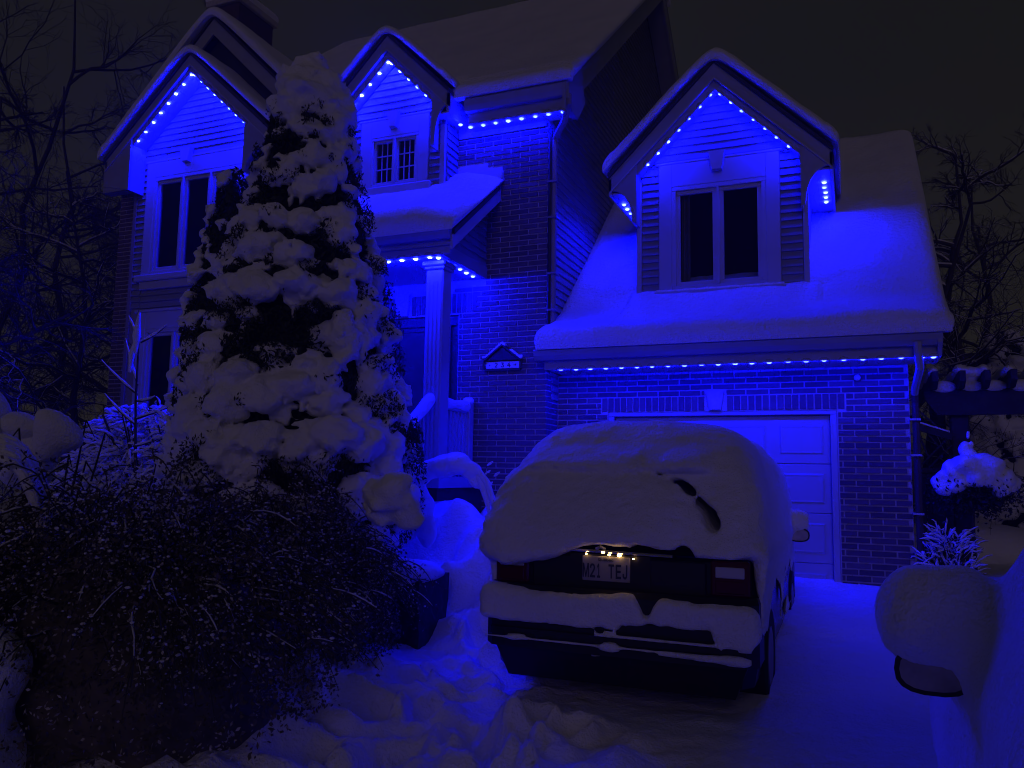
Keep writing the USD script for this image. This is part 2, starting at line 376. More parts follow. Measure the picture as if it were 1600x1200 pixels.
# --- walls (mortar faces; each brick stands proud of them)
DX0, DX1, DZT = -2.718, -.158, .748
gw = MB().prism_y([(-3.363, -1.8), (DX0, -1.8), (DX0, DZT), (DX1, DZT), (DX1, -1.8), (.552, -1.8), (.552, 1.215), (-3.363, 1.215)], YG + .008, YG + .22)
garage_wall = part('garage_wall', gw, MORTAR)
ew = MB().prism_y([(-10.55, -1.8), (-5.60, -1.8), (-5.60, 1.985), (-4.555, 1.985), (-4.555, -1.8), (-3.377, -1.8), (-3.377, 4.62), (-10.55, 4.62)], YM + .008, YM + .25)
entry_wall = part('entry_wall', ew, MORTAR)
side = MB().box(-3.6, -3.381, YM + .27, 19.0, -1.8, 4.4); part('gable_end_wall', side, MORTAR)
part('garage_side_wall', MB().box(.34, .545, YG + .02, 16.4, -1.8, 1.25), MORTAR)
# bricks of the garage front
soldier = (DX0 - .08, DX1 + .085, .757, .9235)
holes_g = [(DX0, DX1, -9, DZT + .004), soldier, (-1.56, -1.335, DZT, .985)]
rg = courses(-3.355, .547, -1.45, 1.205, holes_g, 3)
re_ = courses(-4.62, -3.371, -1.2, 4.33, [(-9, -4.557, -9, 2.02), (-9, -4.2, 2.36, 3.9), (-4.62, -4.0, 3.62, 3.86), (-9, -4.355, 2.0, 2.257)], 4)
def area(t): return -(t[1]-t[0])*(t[3]-t[2])
vis_g = [t for t in rg if t[0] > -.16 or (t[3] > .55)]
hid_g = [t for t in rg if t not in vis_g]
vis_g = sorted(vis_g, key=area); full = vis_g[:205]; rest_g = vis_g[205:] + hid_g
for i, t in enumerate(full): part('brick', brick_mesh([t], YG, seed=i), BRICKS[rng.choice([0, 0, 0, 1, 1, 2])], garage_wall)
part('brickwork', brick_mesh(rest_g, YG, seed=5), BRICKS[0], garage_wall, kind='stuff')
n = 40
xs = np.linspace(soldier[0], -1.57, 17); xs2 = np.linspace(-1.325, soldier[1], 17)
for arr in (xs, xs2):
    for a, b in zip(arr[:-1], arr[1:]):
        part('soldier_brick', brick_mesh([(a + .005, b - .005, soldier[2], soldier[3])], YG - .002, seed=int(a*1000) & 255), BRICKS[rng.choice([0, 2, 0])], garage_wall)
part('keystone', hull([(x, y, z) for y, k in ((YG - .045, .01), (YG + .05, 0)) for x, z in ((-1.556 + k, .98 - k), (-1.34 - k, .98 - k), (-1.375 - k, .755 + k), (-1.515 + k, .755 + k))]), STONE, garage_wall, label='rough cast stone keystone over the garage door')
vis_e = [t for t in re_ if (t[2] > 2.0 or t[0] > -4.2) and t[2] > .2]
vis_e = sorted(vis_e, key=lambda t: (area(t), -t[2])); f2 = vis_e[:95]; rest_e = [t for t in re_ if t not in f2]
for i, t in enumerate(f2): part('brick', brick_mesh([t], YM, seed=i + 900), BRICKS[rng.choice([0, 0, 0, 1, 1, 2])], entry_wall)
left_r = courses(-10.54, -9.83, -1.2, 4.4, [], 6) + courses(-9.83, -5.61, -1.2, 2.35, [(-9.83, -7.45, -2, 3), (-5.86, -4.5, 1.99, 2.26)], 6)
part('brickwork', brick_mesh(rest_e + left_r, YM, seed=8), BRICKS[0], entry_wall, kind='stuff')
ret = courses(YM + .006, YG - .004, -1.2, 1.2, [], 9, L=.20)
part('brickwork', brick_mesh(ret, -3.363, ax='y', seed=10), BRICKS[0], part('wall_return', MB().box(-3.45, -3.3695, YM + .012, YG + .05, -1.6, 1.22), MORTAR), kind='stuff')
# quoin strip beside the front door and soldier course over it
for i, xa in enumerate(np.arange(-5.82, -4.36, .0725)):
    if -5.47 < xa + .036 < -5.25: continue
    part('soldier_brick', brick_mesh([(xa + .004, xa + .068, 2.005, 2.257)], YM - .002, seed=i), BRICKS[rng.choice([0, 1, 2])], entry_wall)
part('keystone', hull([(x, y, z) for y in (YM - .04, YM + .05) for x, z in ((-5.47, 2.29), (-5.25, 2.29), (-5.28, 2.0), (-5.44, 2.0))]), STONE, entry_wall, label='plain pale keystone over the front door')

# --- clapboards: every board is a wedge, its lower edge proud
def board_poly(poly_fn, z0, z1, pitch):
    z = z0
    while z < z1 - .01:
        zt = min(z + pitch, z1); a = poly_fn(z + .002); b = poly_fn(zt)
        if a: yield z, zt, a, (b or ((a[0] + a[1])/2 - .004, (a[0] + a[1])/2 + .004))
        z += pitch
def clap_front(parent, fn, z0, z1, y, pitch=.092, mat=SIDING):
    for z, zt, a, b in board_poly(fn, z0, z1, pitch):
        v = [(a[0], y - .024, z), (a[1], y - .024, z), (b[1], y - .003, zt), (b[0], y - .003, zt), (a[0], y + .02, z), (a[1], y + .02, z), (b[1], y + .02, zt), (b[0], y + .02, zt)]
        m = MB().add(v, [[0, 1, 2, 3], [4, 7, 6, 5], [0, 4, 5, 1], [1, 5, 6, 2], [2, 6, 7, 3], [3, 7, 4, 0]])
        part('siding_board', m, mat, parent)
def clap_side(parent, x, y0, y1, z0, z1, pitch=.092, ytop=None, joined=False, mat=SIDING):
    M = MB(); z = z0
    while z < z1:
        zt = z + pitch; ya, yb = (y0, y1) if ytop is None else ytop(z, zt)
        if yb - ya > .02:
            v = [(x + .024, ya, z), (x + .024, yb, z), (x + .003, yb, zt), (x + .003, ya, zt), (x - .02, ya, z), (x - .02, yb, z), (x - .02, yb, zt), (x - .02, ya, zt)]
            f = [[0, 1, 2, 3], [4, 7, 6, 5], [0, 4, 5, 1], [1, 5, 6, 2], [2, 6, 7, 3], [3, 7, 4, 0]]
            if joined: M.add(v, f)
            else: part('siding_board', MB().add(v, f), mat, parent)
        z += pitch
    if joined: part('siding', M, mat, parent, kind='stuff')

# --- main roof, its right gable end, eave, gutter
RY, RZ = 14.0, 9.12
mslope = (RZ - 4.64)/(RY - 8.66)
mz = lambda Y: np.where(Y < RY, 4.64 + mslope*(Y - 8.66), RZ - mslope*(Y - RY))
def roof_slab(pts, t, x0, x1):
    return MB().prism_x(list(pts) + [(y, z - t) for y, z in pts[::-1]], x0, x1)
mp = [(8.66, 4.64), (RY, RZ), (19.34, 4.64)]; MX0 = -10.1
main_roof = part('main_roof', roof_slab([(8.76, 4.72)] + mp[1:], .06, -4.5, -3.02).tm(roof_slab([(9.06, 4.64 + mslope*.4)] + mp[1:], .06, MX0, -4.501).build()), ROOF)
part('rake_board', MB().prism_x([(8.64, 4.58), (RY, RZ - .06), (19.36, 4.58), (19.36, 4.24), (RY, RZ - .40), (8.64, 4.24)], -3.06, -3.02), FASCIA, main_roof)
part('rake_soffit', MB().prism_x([(8.70, 4.32), (RY, RZ - .33), (19.3, 4.32), (19.3, 4.29), (RY, RZ - .36), (8.70, 4.29)], -3.36, -3.065), FASCIA, main_roof)
sw = part('gable_end_siding', MB().prism_x([(YM + .25, 4.0), (YM + .25, 4.45), (RY, RZ - .36), (18.9, 4.8), (18.9, 4.0)], -3.5, -3.385), SIDING_D)
clap_side(sw, -3.372, 0, 0, .9, 8.9, .10, lambda z, zt: (max(YM + .17, 8.70 + (zt - 4.29)/mslope), min(18.9, 19.3 - (zt - 4.29)/mslope)), True, SIDING_D)
part('corner_board', MB().box(-3.374, -3.345, YM + .10, YM + .19, 1.2, 4.35, .004), PIPE)
part('eave_soffit', MB().box(-4.36, -3.06, 8.80, YM + .01, 4.345, 4.365), SOFFIT)
part('fascia', MB().box(-4.33, -3.03, 8.745, 8.775, 4.335, 4.56), FASCIA)
gut = [(8.745, 4.62), (8.655, 4.62), (8.640, 4.60), (8.655, 4.53), (8.68, 4.47), (8.745, 4.47)]
part('gutter', MB().prism_x(gut, -4.36, -3.0), FASCIA)
part('frieze_board', MB().box(-4.60, -3.40, YM - .022, YM + .01, 4.28, 4.345), TRIM)
part('eave_end', hull([(x, y, z) for x in (-3.055, -2.985) for y, z in ((8.66, 4.60), (8.66, 4.42), (8.80, 4.30), (9.02, 4.30), (9.30, 4.62), (9.20, 4.80))]), FASCIA)
# downspout at the corner of the main wall
dp = MB().tube([(-3.0, 8.70, 4.47), (-3.0, 8.70, 4.36), (-3.10, 8.84, 4.22), (-3.26, 9.02, 4.14), (-3.30, 9.06, 4.10), (-3.305, 9.07, 3.95), (-3.305, 9.07, 1.75)], .040, 8)
ds = part('downspout', dp, PIPE)
for z in (3.55, 3.10, 2.40, 1.95): part('pipe_bracket', MB().box(-3.372, -3.25, 9.01, 9.13, z, z + .025), PIPE, ds)
part('mast_pipe', MB().tube([(-3.345, 9.035, 4.25), (-3.345, 9.035, 1.25)], .022, 6), BLACKM)

# --- gables: chevron boards
def chev(xa, za, m, w, t0, t1):
    return [(xa - w, za - m*w - t0), (xa, za - t0), (xa + w, za - m*w - t0), (xa + w, za - m*w - t1), (xa, za - t1), (xa - w, za - m*w - t1)]
def gable(name, xa, za, m, w, t, yf, yw, yback, wall_l, wall_r, snow_T, zbox, left_box=True, right_box=True, w2=None, arch_left=True):
    g = part(name, MB().prism_y(chev(xa, za, m, w, 0, .05), yf - .03, yback), ROOF)
    part('rake_board', MB().prism_y(chev(xa, za, m, w - .01, .052, .052 + (t - .05)*.56), yf, yf + .03), FASCIA, g)
    w2 = w2 or w - .2
    part('rake_molding', MB().prism_y(chev(xa, za, m, w - .012, .052 + (t-.05)*.56, .075 + (t-.05)*.56), yf - .012, yf + .02), TRIM, g)
    part('inner_rake_board', MB().prism_y(chev(xa, za, m, w2, .052 + (t-.05)*.56, t), yf + .032, yf + .06), FASCIA, g)
    s0 = MB()
    for sgn in (-1, 1):        # sloped soffit, one panel strip per 12 cm with open joints
        L = w2; k = int(L/.12)
        for i in range(k):
            a, b = i*L/k + .003, (i + 1)*L/k - .003
            x0_, x1_ = xa + sgn*a, xa + sgn*b
            v = [(x0_, yf + .06, za - m*a - t + .012), (x1_, yf + .06, za - m*b - t + .012), (x1_, yw, za - m*b - t + .012), (x0_, yw, za - m*a - t + .012)]
            v2 = [(p[0], p[1], p[2] + .015) for p in v]
            s0.add(v + v2, [[0, 1, 2, 3], [4, 7, 6, 5], [0, 4, 5, 1], [1, 5, 6, 2], [2, 6, 7, 3], [3, 7, 4, 0]])
    part('rake_soffit', s0, SOFFIT, g)
    for sgn, on, wl in ((-1, left_box, wall_l), (1, right_box, wall_r)):
        if not on: continue
        xo = xa + sgn*(w - .01); xi = xa + sgn*w2 if True else wl
        zo = za - m*w - .07; zi = za - m*w2 - .07
        arc = [(xo - sgn*.03, zbox)] + [(xo - sgn*(.03 + (abs(xo - xi) - .06)*(1 - math.cos(a))), zbox + (zo - zbox - .16)*math.sin(a)) for a in np.linspace(math.pi/2, 0, 9)][0:0]
        ww = abs(xo - xi)
        P = [(xo, zo), (xi, zi), (xi, zbox)]
        for a in np.linspace(0, math.pi/2, 9):
            P.append((xi + sgn*(.05 + (ww - .09)*(1 - math.cos(a))), zbox + .02 + (zo - zbox - .15)*math.sin(a)))
        P.append((xo, max(zo - .13, zbox + .30)))
        if sgn < 0 and not arch_left: P = [(xo, zo), (xi, zi), (xi, zbox), (xo, zbox + .10)]
        part('return_board', MB().prism_y(P if sgn < 0 else P, yf + .004, yf + .034), FASCIA, g)
        part('return_cheek', MB().box(min(xi, xi + sgn*.02), max(xi, xi + sgn*.02), yf + .036, yw, zbox, zi - .05), TRIM, g)
        part('eave_fascia', MB().box(min(xo, xo - sgn*.03), max(xo, xo - sgn*.03), yf + .0, yback - .2, zbox + .385, zo + .02), TRIM, g)
        part('eave_soffit', MB().box(min(xi + sgn*.03, xo - sgn*.034), max(xi + sgn*.03, xo - sgn*.034), yf + .04, yback - .2, zbox + .405, zbox + .425), SOFFIT, g)
    return g
# garage dormer
gd = gable('garage_dormer', -1.433, 5.02, .99, 1.31, .375, 9.50, 9.73, 12.9, -2.40, -.425, .2, 3.08, w2=.955)
dw = part('dormer_wall', MB().prism_y([(-2.41, 1.6), (-.43, 1.6), (-.43, 3.75), (-.5, 3.72), (-1.433, 4.65), (-2.39, 3.7), (-2.41, 3.75)], 9.735, 9.80, [(-1.985, 2.26, -.885, 3.54)]).box(-2.41, -2.36, 9.8, 12.5, 1.6, 3.7).box(-.48, -.43, 9.8, 12.5, 1.6, 3.7), SIDING_D)
def dfn(z):
    if z < 3.72: return (-2.36, -.48)
    hw = (4.66 - z)/.99
    return (-1.433 - hw, -1.433 + hw) if hw > .02 else None
def split(fn, a, b):      # left and right of the window trim
    return (lambda z: (fn(z)[0], min(a, fn(z)[1])) if fn(z) and fn(z)[0] < a - .02 else None), (lambda z: (max(b, fn(z)[0]), fn(z)[1]) if fn(z) and fn(z)[1] > b + .02 else None)
lf, rf = split(dfn, -2.155, -.715)
clap_front(dw, lf, 1.98, 3.84, 9.734); clap_front(dw, rf, 1.98, 3.84, 9.734); clap_front(dw, dfn, 3.885, 4.64, 9.734)
part('corner_board', MB().box(-2.43, -2.37, 9.70, 9.74, 1.7, 3.66, .004), TRIM, dw); part('corner_board', MB().box(-.47, -.41, 9.70, 9.74, 1.7, 3.66, .004), TRIM, dw)
def key(parent, xc, z0, z1, w0, w1, y, m=TRIM): part('keystone', hull([(x, yy, z) for yy, k in ((y - .05, .008), (y + .02, 0)) for x, z in ((xc - w1/2 + k, z1 - k), (xc + w1/2 - k, z1 - k), (xc + w0/2 - k, z0 + k), (xc - w0/2 + k, z0 + k))]), m, parent)
def window(name, x0, x1, z0, z1, y, panes, parent=house, label=None, muntins=None, fw=.07, curtain=None):
    """frame with sashes; y is the face of the frame"""
    M = MB()
    M.box(x0, x1, y, y + .09, z0, z0 + fw*.8, .006).box(x0, x1, y, y + .09, z1 - fw*.8, z1, .006)
    M.box(x0, x0 + fw*.7, y + .002, y + .09, z0 + fw*.8, z1 - fw*.8).box(x1 - fw*.7, x1, y + .002, y + .09, z0 + fw*.8, z1 - fw*.8)
    fr = part(name, M, TRIM, parent, label=label)
    w = (x1 - x0 - 2*fw*.7 - (panes - 1)*.03)/panes
    for i in range(panes):
        a = x0 + fw*.7 + i*(w + .03); b = a + w; s = MB()
        if i: part('mullion', MB().box(a - .03, a, y - .006, y + .09, z0 + fw*.8, z1 - fw*.8), TRIM, fr)
        t = .032 if muntins else .05
        s.box(a, b, y + .02, y + .07, z0 + fw*.8, z0 + fw*.8 + t, .005).box(a, b, y + .02, y + .07, z1 - fw*.8 - t, z1 - fw*.8, .005).box(a, a + t, y + .022, y + .07, z0 + fw*.8 + t, z1 - fw*.8 - t).box(b - t, b, y + .022, y + .07, z0 + fw*.8 + t, z1 - fw*.8 - t)
        part('sash', s, TRIM, fr)
        part('pane', MB().box(a + t, b - t, y + .048, y + .054, z0 + fw*.8 + t, z1 - fw*.8 - t), GLASS, fr)
        if muntins:
            nx_, nz_ = muntins
            ww, hh = b - a - 2*t, z1 - z0 - 2*(fw*.8 + t)
            for q in range(1, nx_): part('muntin', MB().box(a + t + ww*q/nx_ - .007, a + t + ww*q/nx_ + .007, y + .036, y + .047, z0 + fw*.8 + t, z1 - fw*.8 - t), TRIM, fr)
            for q in range(1, nz_): part('muntin', MB().box(a + t, b - t, y + .034, y + .0465, z0 + fw*.8 + t + hh*q/nz_ - .007, z0 + fw*.8 + t + hh*q/nz_ + .007), TRIM, fr)
        if curtain == i:
            cx = np.linspace(a + t, a + t + .10, 9); cy = y + .13 + .018*np.sin(np.arange(9)*1.9)
            C = MB(); 
            for q in range(8): C.add([(cx[q], cy[q], z0 + .05), (cx[q+1], cy[q+1], z0 + .05), (cx[q+1], cy[q+1], z1 - .05), (cx[q], cy[q], z1 - .05)], [[0, 1, 2, 3]])
            part('curtain', C, CURTAIN, fr)
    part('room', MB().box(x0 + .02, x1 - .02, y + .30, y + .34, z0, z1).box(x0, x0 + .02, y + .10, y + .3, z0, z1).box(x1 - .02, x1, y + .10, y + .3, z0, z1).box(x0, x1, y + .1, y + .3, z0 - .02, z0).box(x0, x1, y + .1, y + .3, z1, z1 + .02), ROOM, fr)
    return fr
def surround(x0, x1, z0, z1, wx0, wx1, wz0, wz1, y, parent):
    M = MB().box(x0, wx0, y - .022, y + .02, z0, z1, .006).box(wx1, x1, y - .022, y + .02, z0, z1, .006).box(wx0, wx1, y - .0215, y + .02, wz1, z1 - .001, .004)
    return part('window_surround', M, TRIM, parent)
surround(-2.15, -.72, 2.24, 3.84, -1.99, -.88, 2.24, 3.55, 9.72, gd)
part('header_molding', MB().box(-2.19, -.68, 9.695, 9.74, 3.842, 3.875, .008), TRIM, gd)
key(gd, -1.435, 3.68, 3.925, .13, .21, 9.67)
wd = window('dormer_window', -1.99, -.88, 2.245, 3.55, 9.70, 2, gd, curtain=0)
part('window_sill', MB().box(-2.20, -.67, 9.64, 9.74, 2.12, 2.235, .012), TRIM, gd)
# the middle gable over the porch
g2 = gable('middle_gable', -5.41, 5.64, 1.0, .93, .365, 8.50, 8.70, 12.0, -6.07, -4.61, .2, 4.02, w2=.675, arch_left=False)
g2w = part('middle_gable_wall', MB().prism_y([(-6.09, 2.6), (-4.635, 2.6), (-4.635, 4.62), (-4.75, 4.6), (-5.41, 5.26), (-6.07, 4.6), (-6.09, 4.62)], 8.71, 8.77, [(-5.69, 3.65, -5.01, 4.30)]).box(-6.09, -6.03, 8.77, 9.05, 2.6, 4.6), SIDING_D)
def m2fn(z):
    if z < 4.58: return (-6.04, -4.69)
    hw = 5.265 - z
    return (-5.41 - hw, -5.41 + hw) if hw > .02 else None
lf, rf = split(m2fn, -5.872, -4.85)
clap_front(g2w, lf, 3.0, 4.55, 8.71); clap_front(g2w, rf, 3.0, 4.55, 8.71); clap_front(g2w, m2fn, 4.60, 5.24, 8.71)
part('corner_board', MB().box(-4.70, -4.63, 8.688, 8.735, 3.0, 4.36, .004), TRIM, g2w)
part('corner_board', MB().box(-6.10, -6.04, 8.688, 8.735, 3.0, 4.5, .004), TRIM, g2w)
clap_side(g2w, -4.632, 8.74, YM + .005, 3.0, 4.36)
surround(-5.865, -4.855, 3.64, 4.54, -5.70, -5.0, 3.64, 4.31, 8.69, g2)
part('header_molding', MB().box(-5.90, -4.82, 8.668, 8.72, 4.542, 4.575, .008), TRIM, g2)
key(g2, -5.36, 4.40, 4.62, .11, .18, 8.65)
window('small_window', -5.70, -5.0, 3.64, 4.31, 8.67, 2, g2, muntins=(3, 3), fw=.05)
part('window_sill', MB().box(-5.92, -4.80, 8.625, 8.72, 3.47, 3.635, .012), TRIM, g2)
# the left bay
g1 = gable('left_gable', -8.64, 5.955, .905, 1.545, .30, 8.40, 8.70, 12.0, -9.85, -7.43, .2, 4.03, w2=1.05, arch_left=False)
g1w = part('left_bay_wall', MB().prism_y([(-9.85, -1.8), (-7.43, -1.8), (-7.43, 4.6), (-7.6, 4.7), (-8.64, 5.65), (-9.68, 4.7), (-9.85, 4.6)], 8.71, 8.80, [(-9.44, 2.82, -7.845, 4.26), (-9.44, .48, -7.845, 1.98)]).box(-9.85, -9.79, 8.80, 9.06, -1.8, 4.5), SIDING_D)
def b1fn(z):
    if z < 4.70: return (-9.80, -7.48)
    hw = (5.66 - z)/.905
    return (-8.64 - hw, -8.64 + hw) if hw > .02 else None
lf, rf = split(b1fn, -9.63, -7.66)
clap_front(g1w, lf, 2.32, 4.5, 8.71); clap_front(g1w, rf, 2.32, 4.5, 8.71); clap_front(g1w, b1fn, 4.545, 5.62, 8.71); clap_front(g1w, lambda z: (-9.62, -7.67), 2.31, 2.60, 8.71)
part('corner_board', MB().box(-9.87, -9.80, 8.685, 8.735, -1.4, 4.55, .004), PIPE, g1w)
surround(-9.62, -7.665, 2.80, 4.50, -9.45, -7.835, 2.80, 4.27, 8.69, g1)
part('header_molding', MB().box(-9.66, -7.63, 8.666, 8.72, 4.502, 4.54, .008), TRIM, g1)
key(g1, -8.84, 4.42, 4.63, .13, .21, 8.65)
window('upper_bay_window', -9.45, -7.835, 2.80, 4.27, 8.67, 3, g1)
part('window_sill', MB().box(-9.70, -7.58, 8.62, 8.72, 2.70, 2.795, .012), TRIM, g1); part('sill_apron', MB().box(-9.62, -7.67, 8.655, 8.72, 2.58, 2.70, .006), TRIM, g1)
surround(-9.62, -7.665, .40, 2.24, -9.45, -7.835, .46, 1.99, 8.69, g1)
part('header_molding', MB().box(-9.68, -7.61, 8.655, 8.72, 2.242, 2.285, .008), TRIM, g1)
window('lower_bay_window', -9.45, -7.835, .46, 1.99, 8.67, 3, g1)
# wing roof behind the bay: a larger gable
wg = part('wing_gable', MB().prism_y(chev(-8.68, 6.76, .97, 2.07, 0, .05), 8.82, 14.0), ROOF)
part('rake_board', MB().prism_y(chev(-8.68, 6.76, .97, 2.06, .052, .30), 8.85, 8.88), FASCIA, wg)
part('wing_gable_wall', MB().prism_y([(-10.5, 4.5), (-6.85, 4.5), (-6.85, 4.68), (-8.68, 6.45), (-10.5, 4.68)], 9.0, 9.1), DARK, wg)
part('eave_return', MB().box(-10.74, -10.28, 8.86, 9.03, 4.25, 4.66), FASCIA, wg)
chm = part('chimney', MB().box(-9.62, -9.02, 9.72, 10.55, 5.2, 7.55), BRICKS[1]); part('chimney_cap', MB().box(-9.68, -8.96, 9.66, 10.61, 7.552, 7.66, .01), STONE, chm)

# --- garage roof and eave
gz = lambda Y: np.interp(Y, [8.62, 9.5, 13.1, 17.0], [1.345, 1.86, 5.14, 1.5])
gr = part('garage_roof', roof_slab([(8.80, 1.44), (9.5, 1.86), (13.1, 5.14), (16.6, 1.9)], .05, -3.36, .80), ROOF)
part('fascia', MB().box(-3.30, .78, 8.80, 8.83, 1.205, 1.36), FASCIA, gr)
gut = [(8.795, 1.435), (8.700, 1.435), (8.685, 1.415), (8.70, 1.36), (8.735, 1.31), (8.795, 1.31)]
part('gutter', MB().prism_x(gut, -3.40, .82), FASCIA, gr)
part('eave_soffit', MB().box(-3.30, .77, 8.832, YG + .006, 1.218, 1.24), SOFFIT, gr)
part('eave_end', hull([(x, y, z) for x in (.775, .815) for y, z in ((8.70, 1.42), (8.70, 1.33), (8.80, 1.21), (9.46, 1.21), (9.60, 1.85))]), FASCIA, gr)
part('rake_board', MB().prism_x([(9.3, 1.70), (9.5, 1.80), (13.1, 5.08), (13.1, 4.82), (9.5, 1.56), (9.3, 1.46)], .78, .81), FASCIA, gr)
part('garage_end_wall', MB().prism_x([(YG + .03, 1.2), (9.6, 1.6), (13.1, 4.8), (16.3, 1.9), (16.3, 1.2)], .45, .54), SIDING_D)
dp2 = part('downspout', MB().tube([(.60, 8.72, 1.34), (.60, 8.72, 1.24), (.62, 8.80, 1.10), (.60, 9.25, .95), (.60, 9.36, .90)], .038, 8), TRIM)
dp3 = part('downspout', MB().tube([(.60, 9.36, .90), (.605, 9.40, .80), (.605, 9.40, -1.1)], .036, 8), plain('brown_pipe', (.055, .035, .035), .5, .1, 5))
for z in (.62, .25, -.35, -.75): part('pipe_bracket', MB().box(.548, .648, 9.35, 9.45, z, z + .02), TRIM, dp3)
# --- garage door
gdoor = part('garage_door', MB().box(DX0 + .06, DX1 - .06, YG + .105, YG + .15, -1.5, DZT - .045), DOORW)
part('door_frame', MB().box(DX0 + .002, DX0 + .07, YG + .01, YG + .16, -1.5, DZT - .05, .005).box(DX1 - .07, DX1 - .002, YG + .01, YG + .16, -1.5, DZT - .05, .005).box(DX0 + .002, DX1 - .002, YG + .012, YG + .16, DZT - .048, DZT - .002, .005), TRIM, gdoor)
for s in range(4):
    z1_ = DZT - .055 - s*.535; z0_ = z1_ - .53
    sec = part('door_section', MB().box(DX0 + .072, DX1 - .072, YG + .08, YG + .104, z0_, z1_, .006), DOORW, gdoor)
    W = (DX1 - DX0 - .144)/4
    for i in range(4):
        a = DX0 + .072 + i*W + .07; b = a + W - .14
        P = []
        for k, y in ((0, YG + .081), (.02, YG + .068), (.035, YG + .072)):
            P.append([(a + k, y, z0_ + .10 + k), (b - k, y, z0_ + .10 + k), (b - k, y, z1_ - .10 - k), (a + k, y, z1_ - .10 - k)])
        m = MB().add(P[0] + P[1] + P[2], [[i_, (i_+1) % 4, (i_+1) % 4 + 4, i_ + 4] for i_ in range(4)] + [[i_ + 4, (i_+1) % 4 + 4, (i_+1) % 4 + 8, i_ + 8] for i_ in range(4)] + [[8, 9, 10, 11]])
        part('raised_panel', m, DOORW, gdoor)
# --- the porch
porch = part('porch_roof', MB().prism_x([(7.775, 2.67), (9.035, 3.62), (9.035, 3.56), (7.775, 2.61)], -6.9, -3.99), ROOF)
part('fascia', MB().box(-6.9, -4.06, 7.80, 7.83, 2.41, 2.55), FASCIA, porch)
part('fascia', MB().box(-6.9, -4.045, 7.775, 7.798, 2.50, 2.60), FASCIA, porch)
part('gutter', MB().prism_x([(7.77, 2.665), (7.69, 2.665), (7.675, 2.645), (7.69, 2.60), (7.72, 2.56), (7.77, 2.56)], -6.9, -4.02), FASCIA, porch)
part('porch_ceiling', MB().box(-6.9, -4.22, 7.87, YM - .004, 2.415, 2.44), SOFFIT, porch)
part('side_beam', MB().box(-4.20, -4.17, 7.86, YM - .002, 2.412, 2.56), FASCIA, porch)
part('rake_board', MB().prism_x([(7.75, 2.60), (9.035, 3.555), (9.035, 3.40), (7.75, 2.44)], -4.03, -4.0), TRIM, porch)
part('rake_soffit', MB().prism_x([(7.85, 2.56), (9.03, 3.44), (9.03, 3.42), (7.85, 2.54)], -4.17, -4.032), SOFFIT, porch)
tri = part('porch_end_wall', MB().prism_x([(7.98, 2.57), (YM - .003, 2.57), (YM - .003, 3.36)], -4.26, -4.20), SIDING_D, porch) if False else part('porch_end_wall', MB().prism_x([(7.90, 2.565), (YM - .003, 2.565), (YM - .003, 3.41)], -4.28, -4.215), SIDING_D)
clap_side(tri, -4.20, 0, 0, 2.565, 3.40, .092, lambda z, zt: (7.90 + (zt - 2.565)*1.35, YM - .004))
part('wall_flashing', MB().prism_y([(-4.61, 3.68), (-3.965, 3.68), (-3.965, 3.79), (-4.61, 3.79)], YM - .05, YM + .005), TRIM)
part('flashing_lip', MB().box(-4.62, -3.955, YM - .075, YM + .002, 3.66, 3.679), TRIM)
col = part('porch_column', MB().box(-4.485, -4.265, 8.05, 8.27, -.05, 2.31, .012), TRIM)
for i in range(4):
    xx = -4.468 + i*.052; part('flute', MB().box(xx, xx + .030, 8.043, 8.049, .12, 2.18, .003), TRIM, col)
part('capital', MB().box(-4.505, -4.245, 8.03, 8.29, 2.312, 2.35, .01).box(-4.525, -4.225, 8.01, 8.31, 2.351, 2.409, .012), TRIM, col)
deck = part('porch_floor', MB().box(-6.6, -4.12, 7.80, YM, -.17, -.05), TRIM)
part('porch_base', MB().box(-6.6, -4.18, 7.88, YM - .002, -1.6, -.172), WOODD, deck)
rail = part('porch_railing', MB().box(-4.385, -4.315, 8.18, 8.90, .72, .79, .012).box(-4.375, -4.325, 8.18, 8.90, .04, .09, .006), TRIM)
for i in range(7): part('baluster', MB().box(-4.37, -4.33, 8.25 + i*.095, 8.29 + i*.095, .092, .718), TRIM, rail)
part('rail_post', MB().box(-4.40, -4.30, 8.90, 9.02, -.05, .86, .01), TRIM, rail)
stairs = part('porch_stairs', MB().box(-5.95, -4.38, 7.52, 7.80, -1.6, -.22), WOODD)
for i in range(1, 5): part('stair_tread', MB().box(-5.95, -4.38, 7.52 - .28*i, 7.519 - .28*(i-1), -1.6, -.22 - .2*i, .0), WOODD, stairs)
sr = MB()
def slope_bar(x0, x1, ya, za, yb, zb, h):
    v = [(x, y, z + d) for x in (x0, x1) for (y, z) in ((ya, za), (yb, zb)) for d in (0, h)]
    return hull(v)
srail = part('stair_railing', slope_bar(-4.37, -4.30, 7.92, .72, 6.75, -.12, .075), TRIM)
part('bottom_rail', slope_bar(-4.36, -4.31, 7.90, .06, 6.75, -.78, .05), TRIM, srail)
for i in range(11):
    y = 7.80 - i*.098; z = .72 - (7.92 - y)*.718
    part('baluster', MB().box(-4.355, -4.317, y - .019, y + .019, z - .63, z + .02), TRIM, srail)
part('rail_post', MB().box(-4.39, -4.29, 6.66, 6.76, -1.5, .02, .01), TRIM, srail)
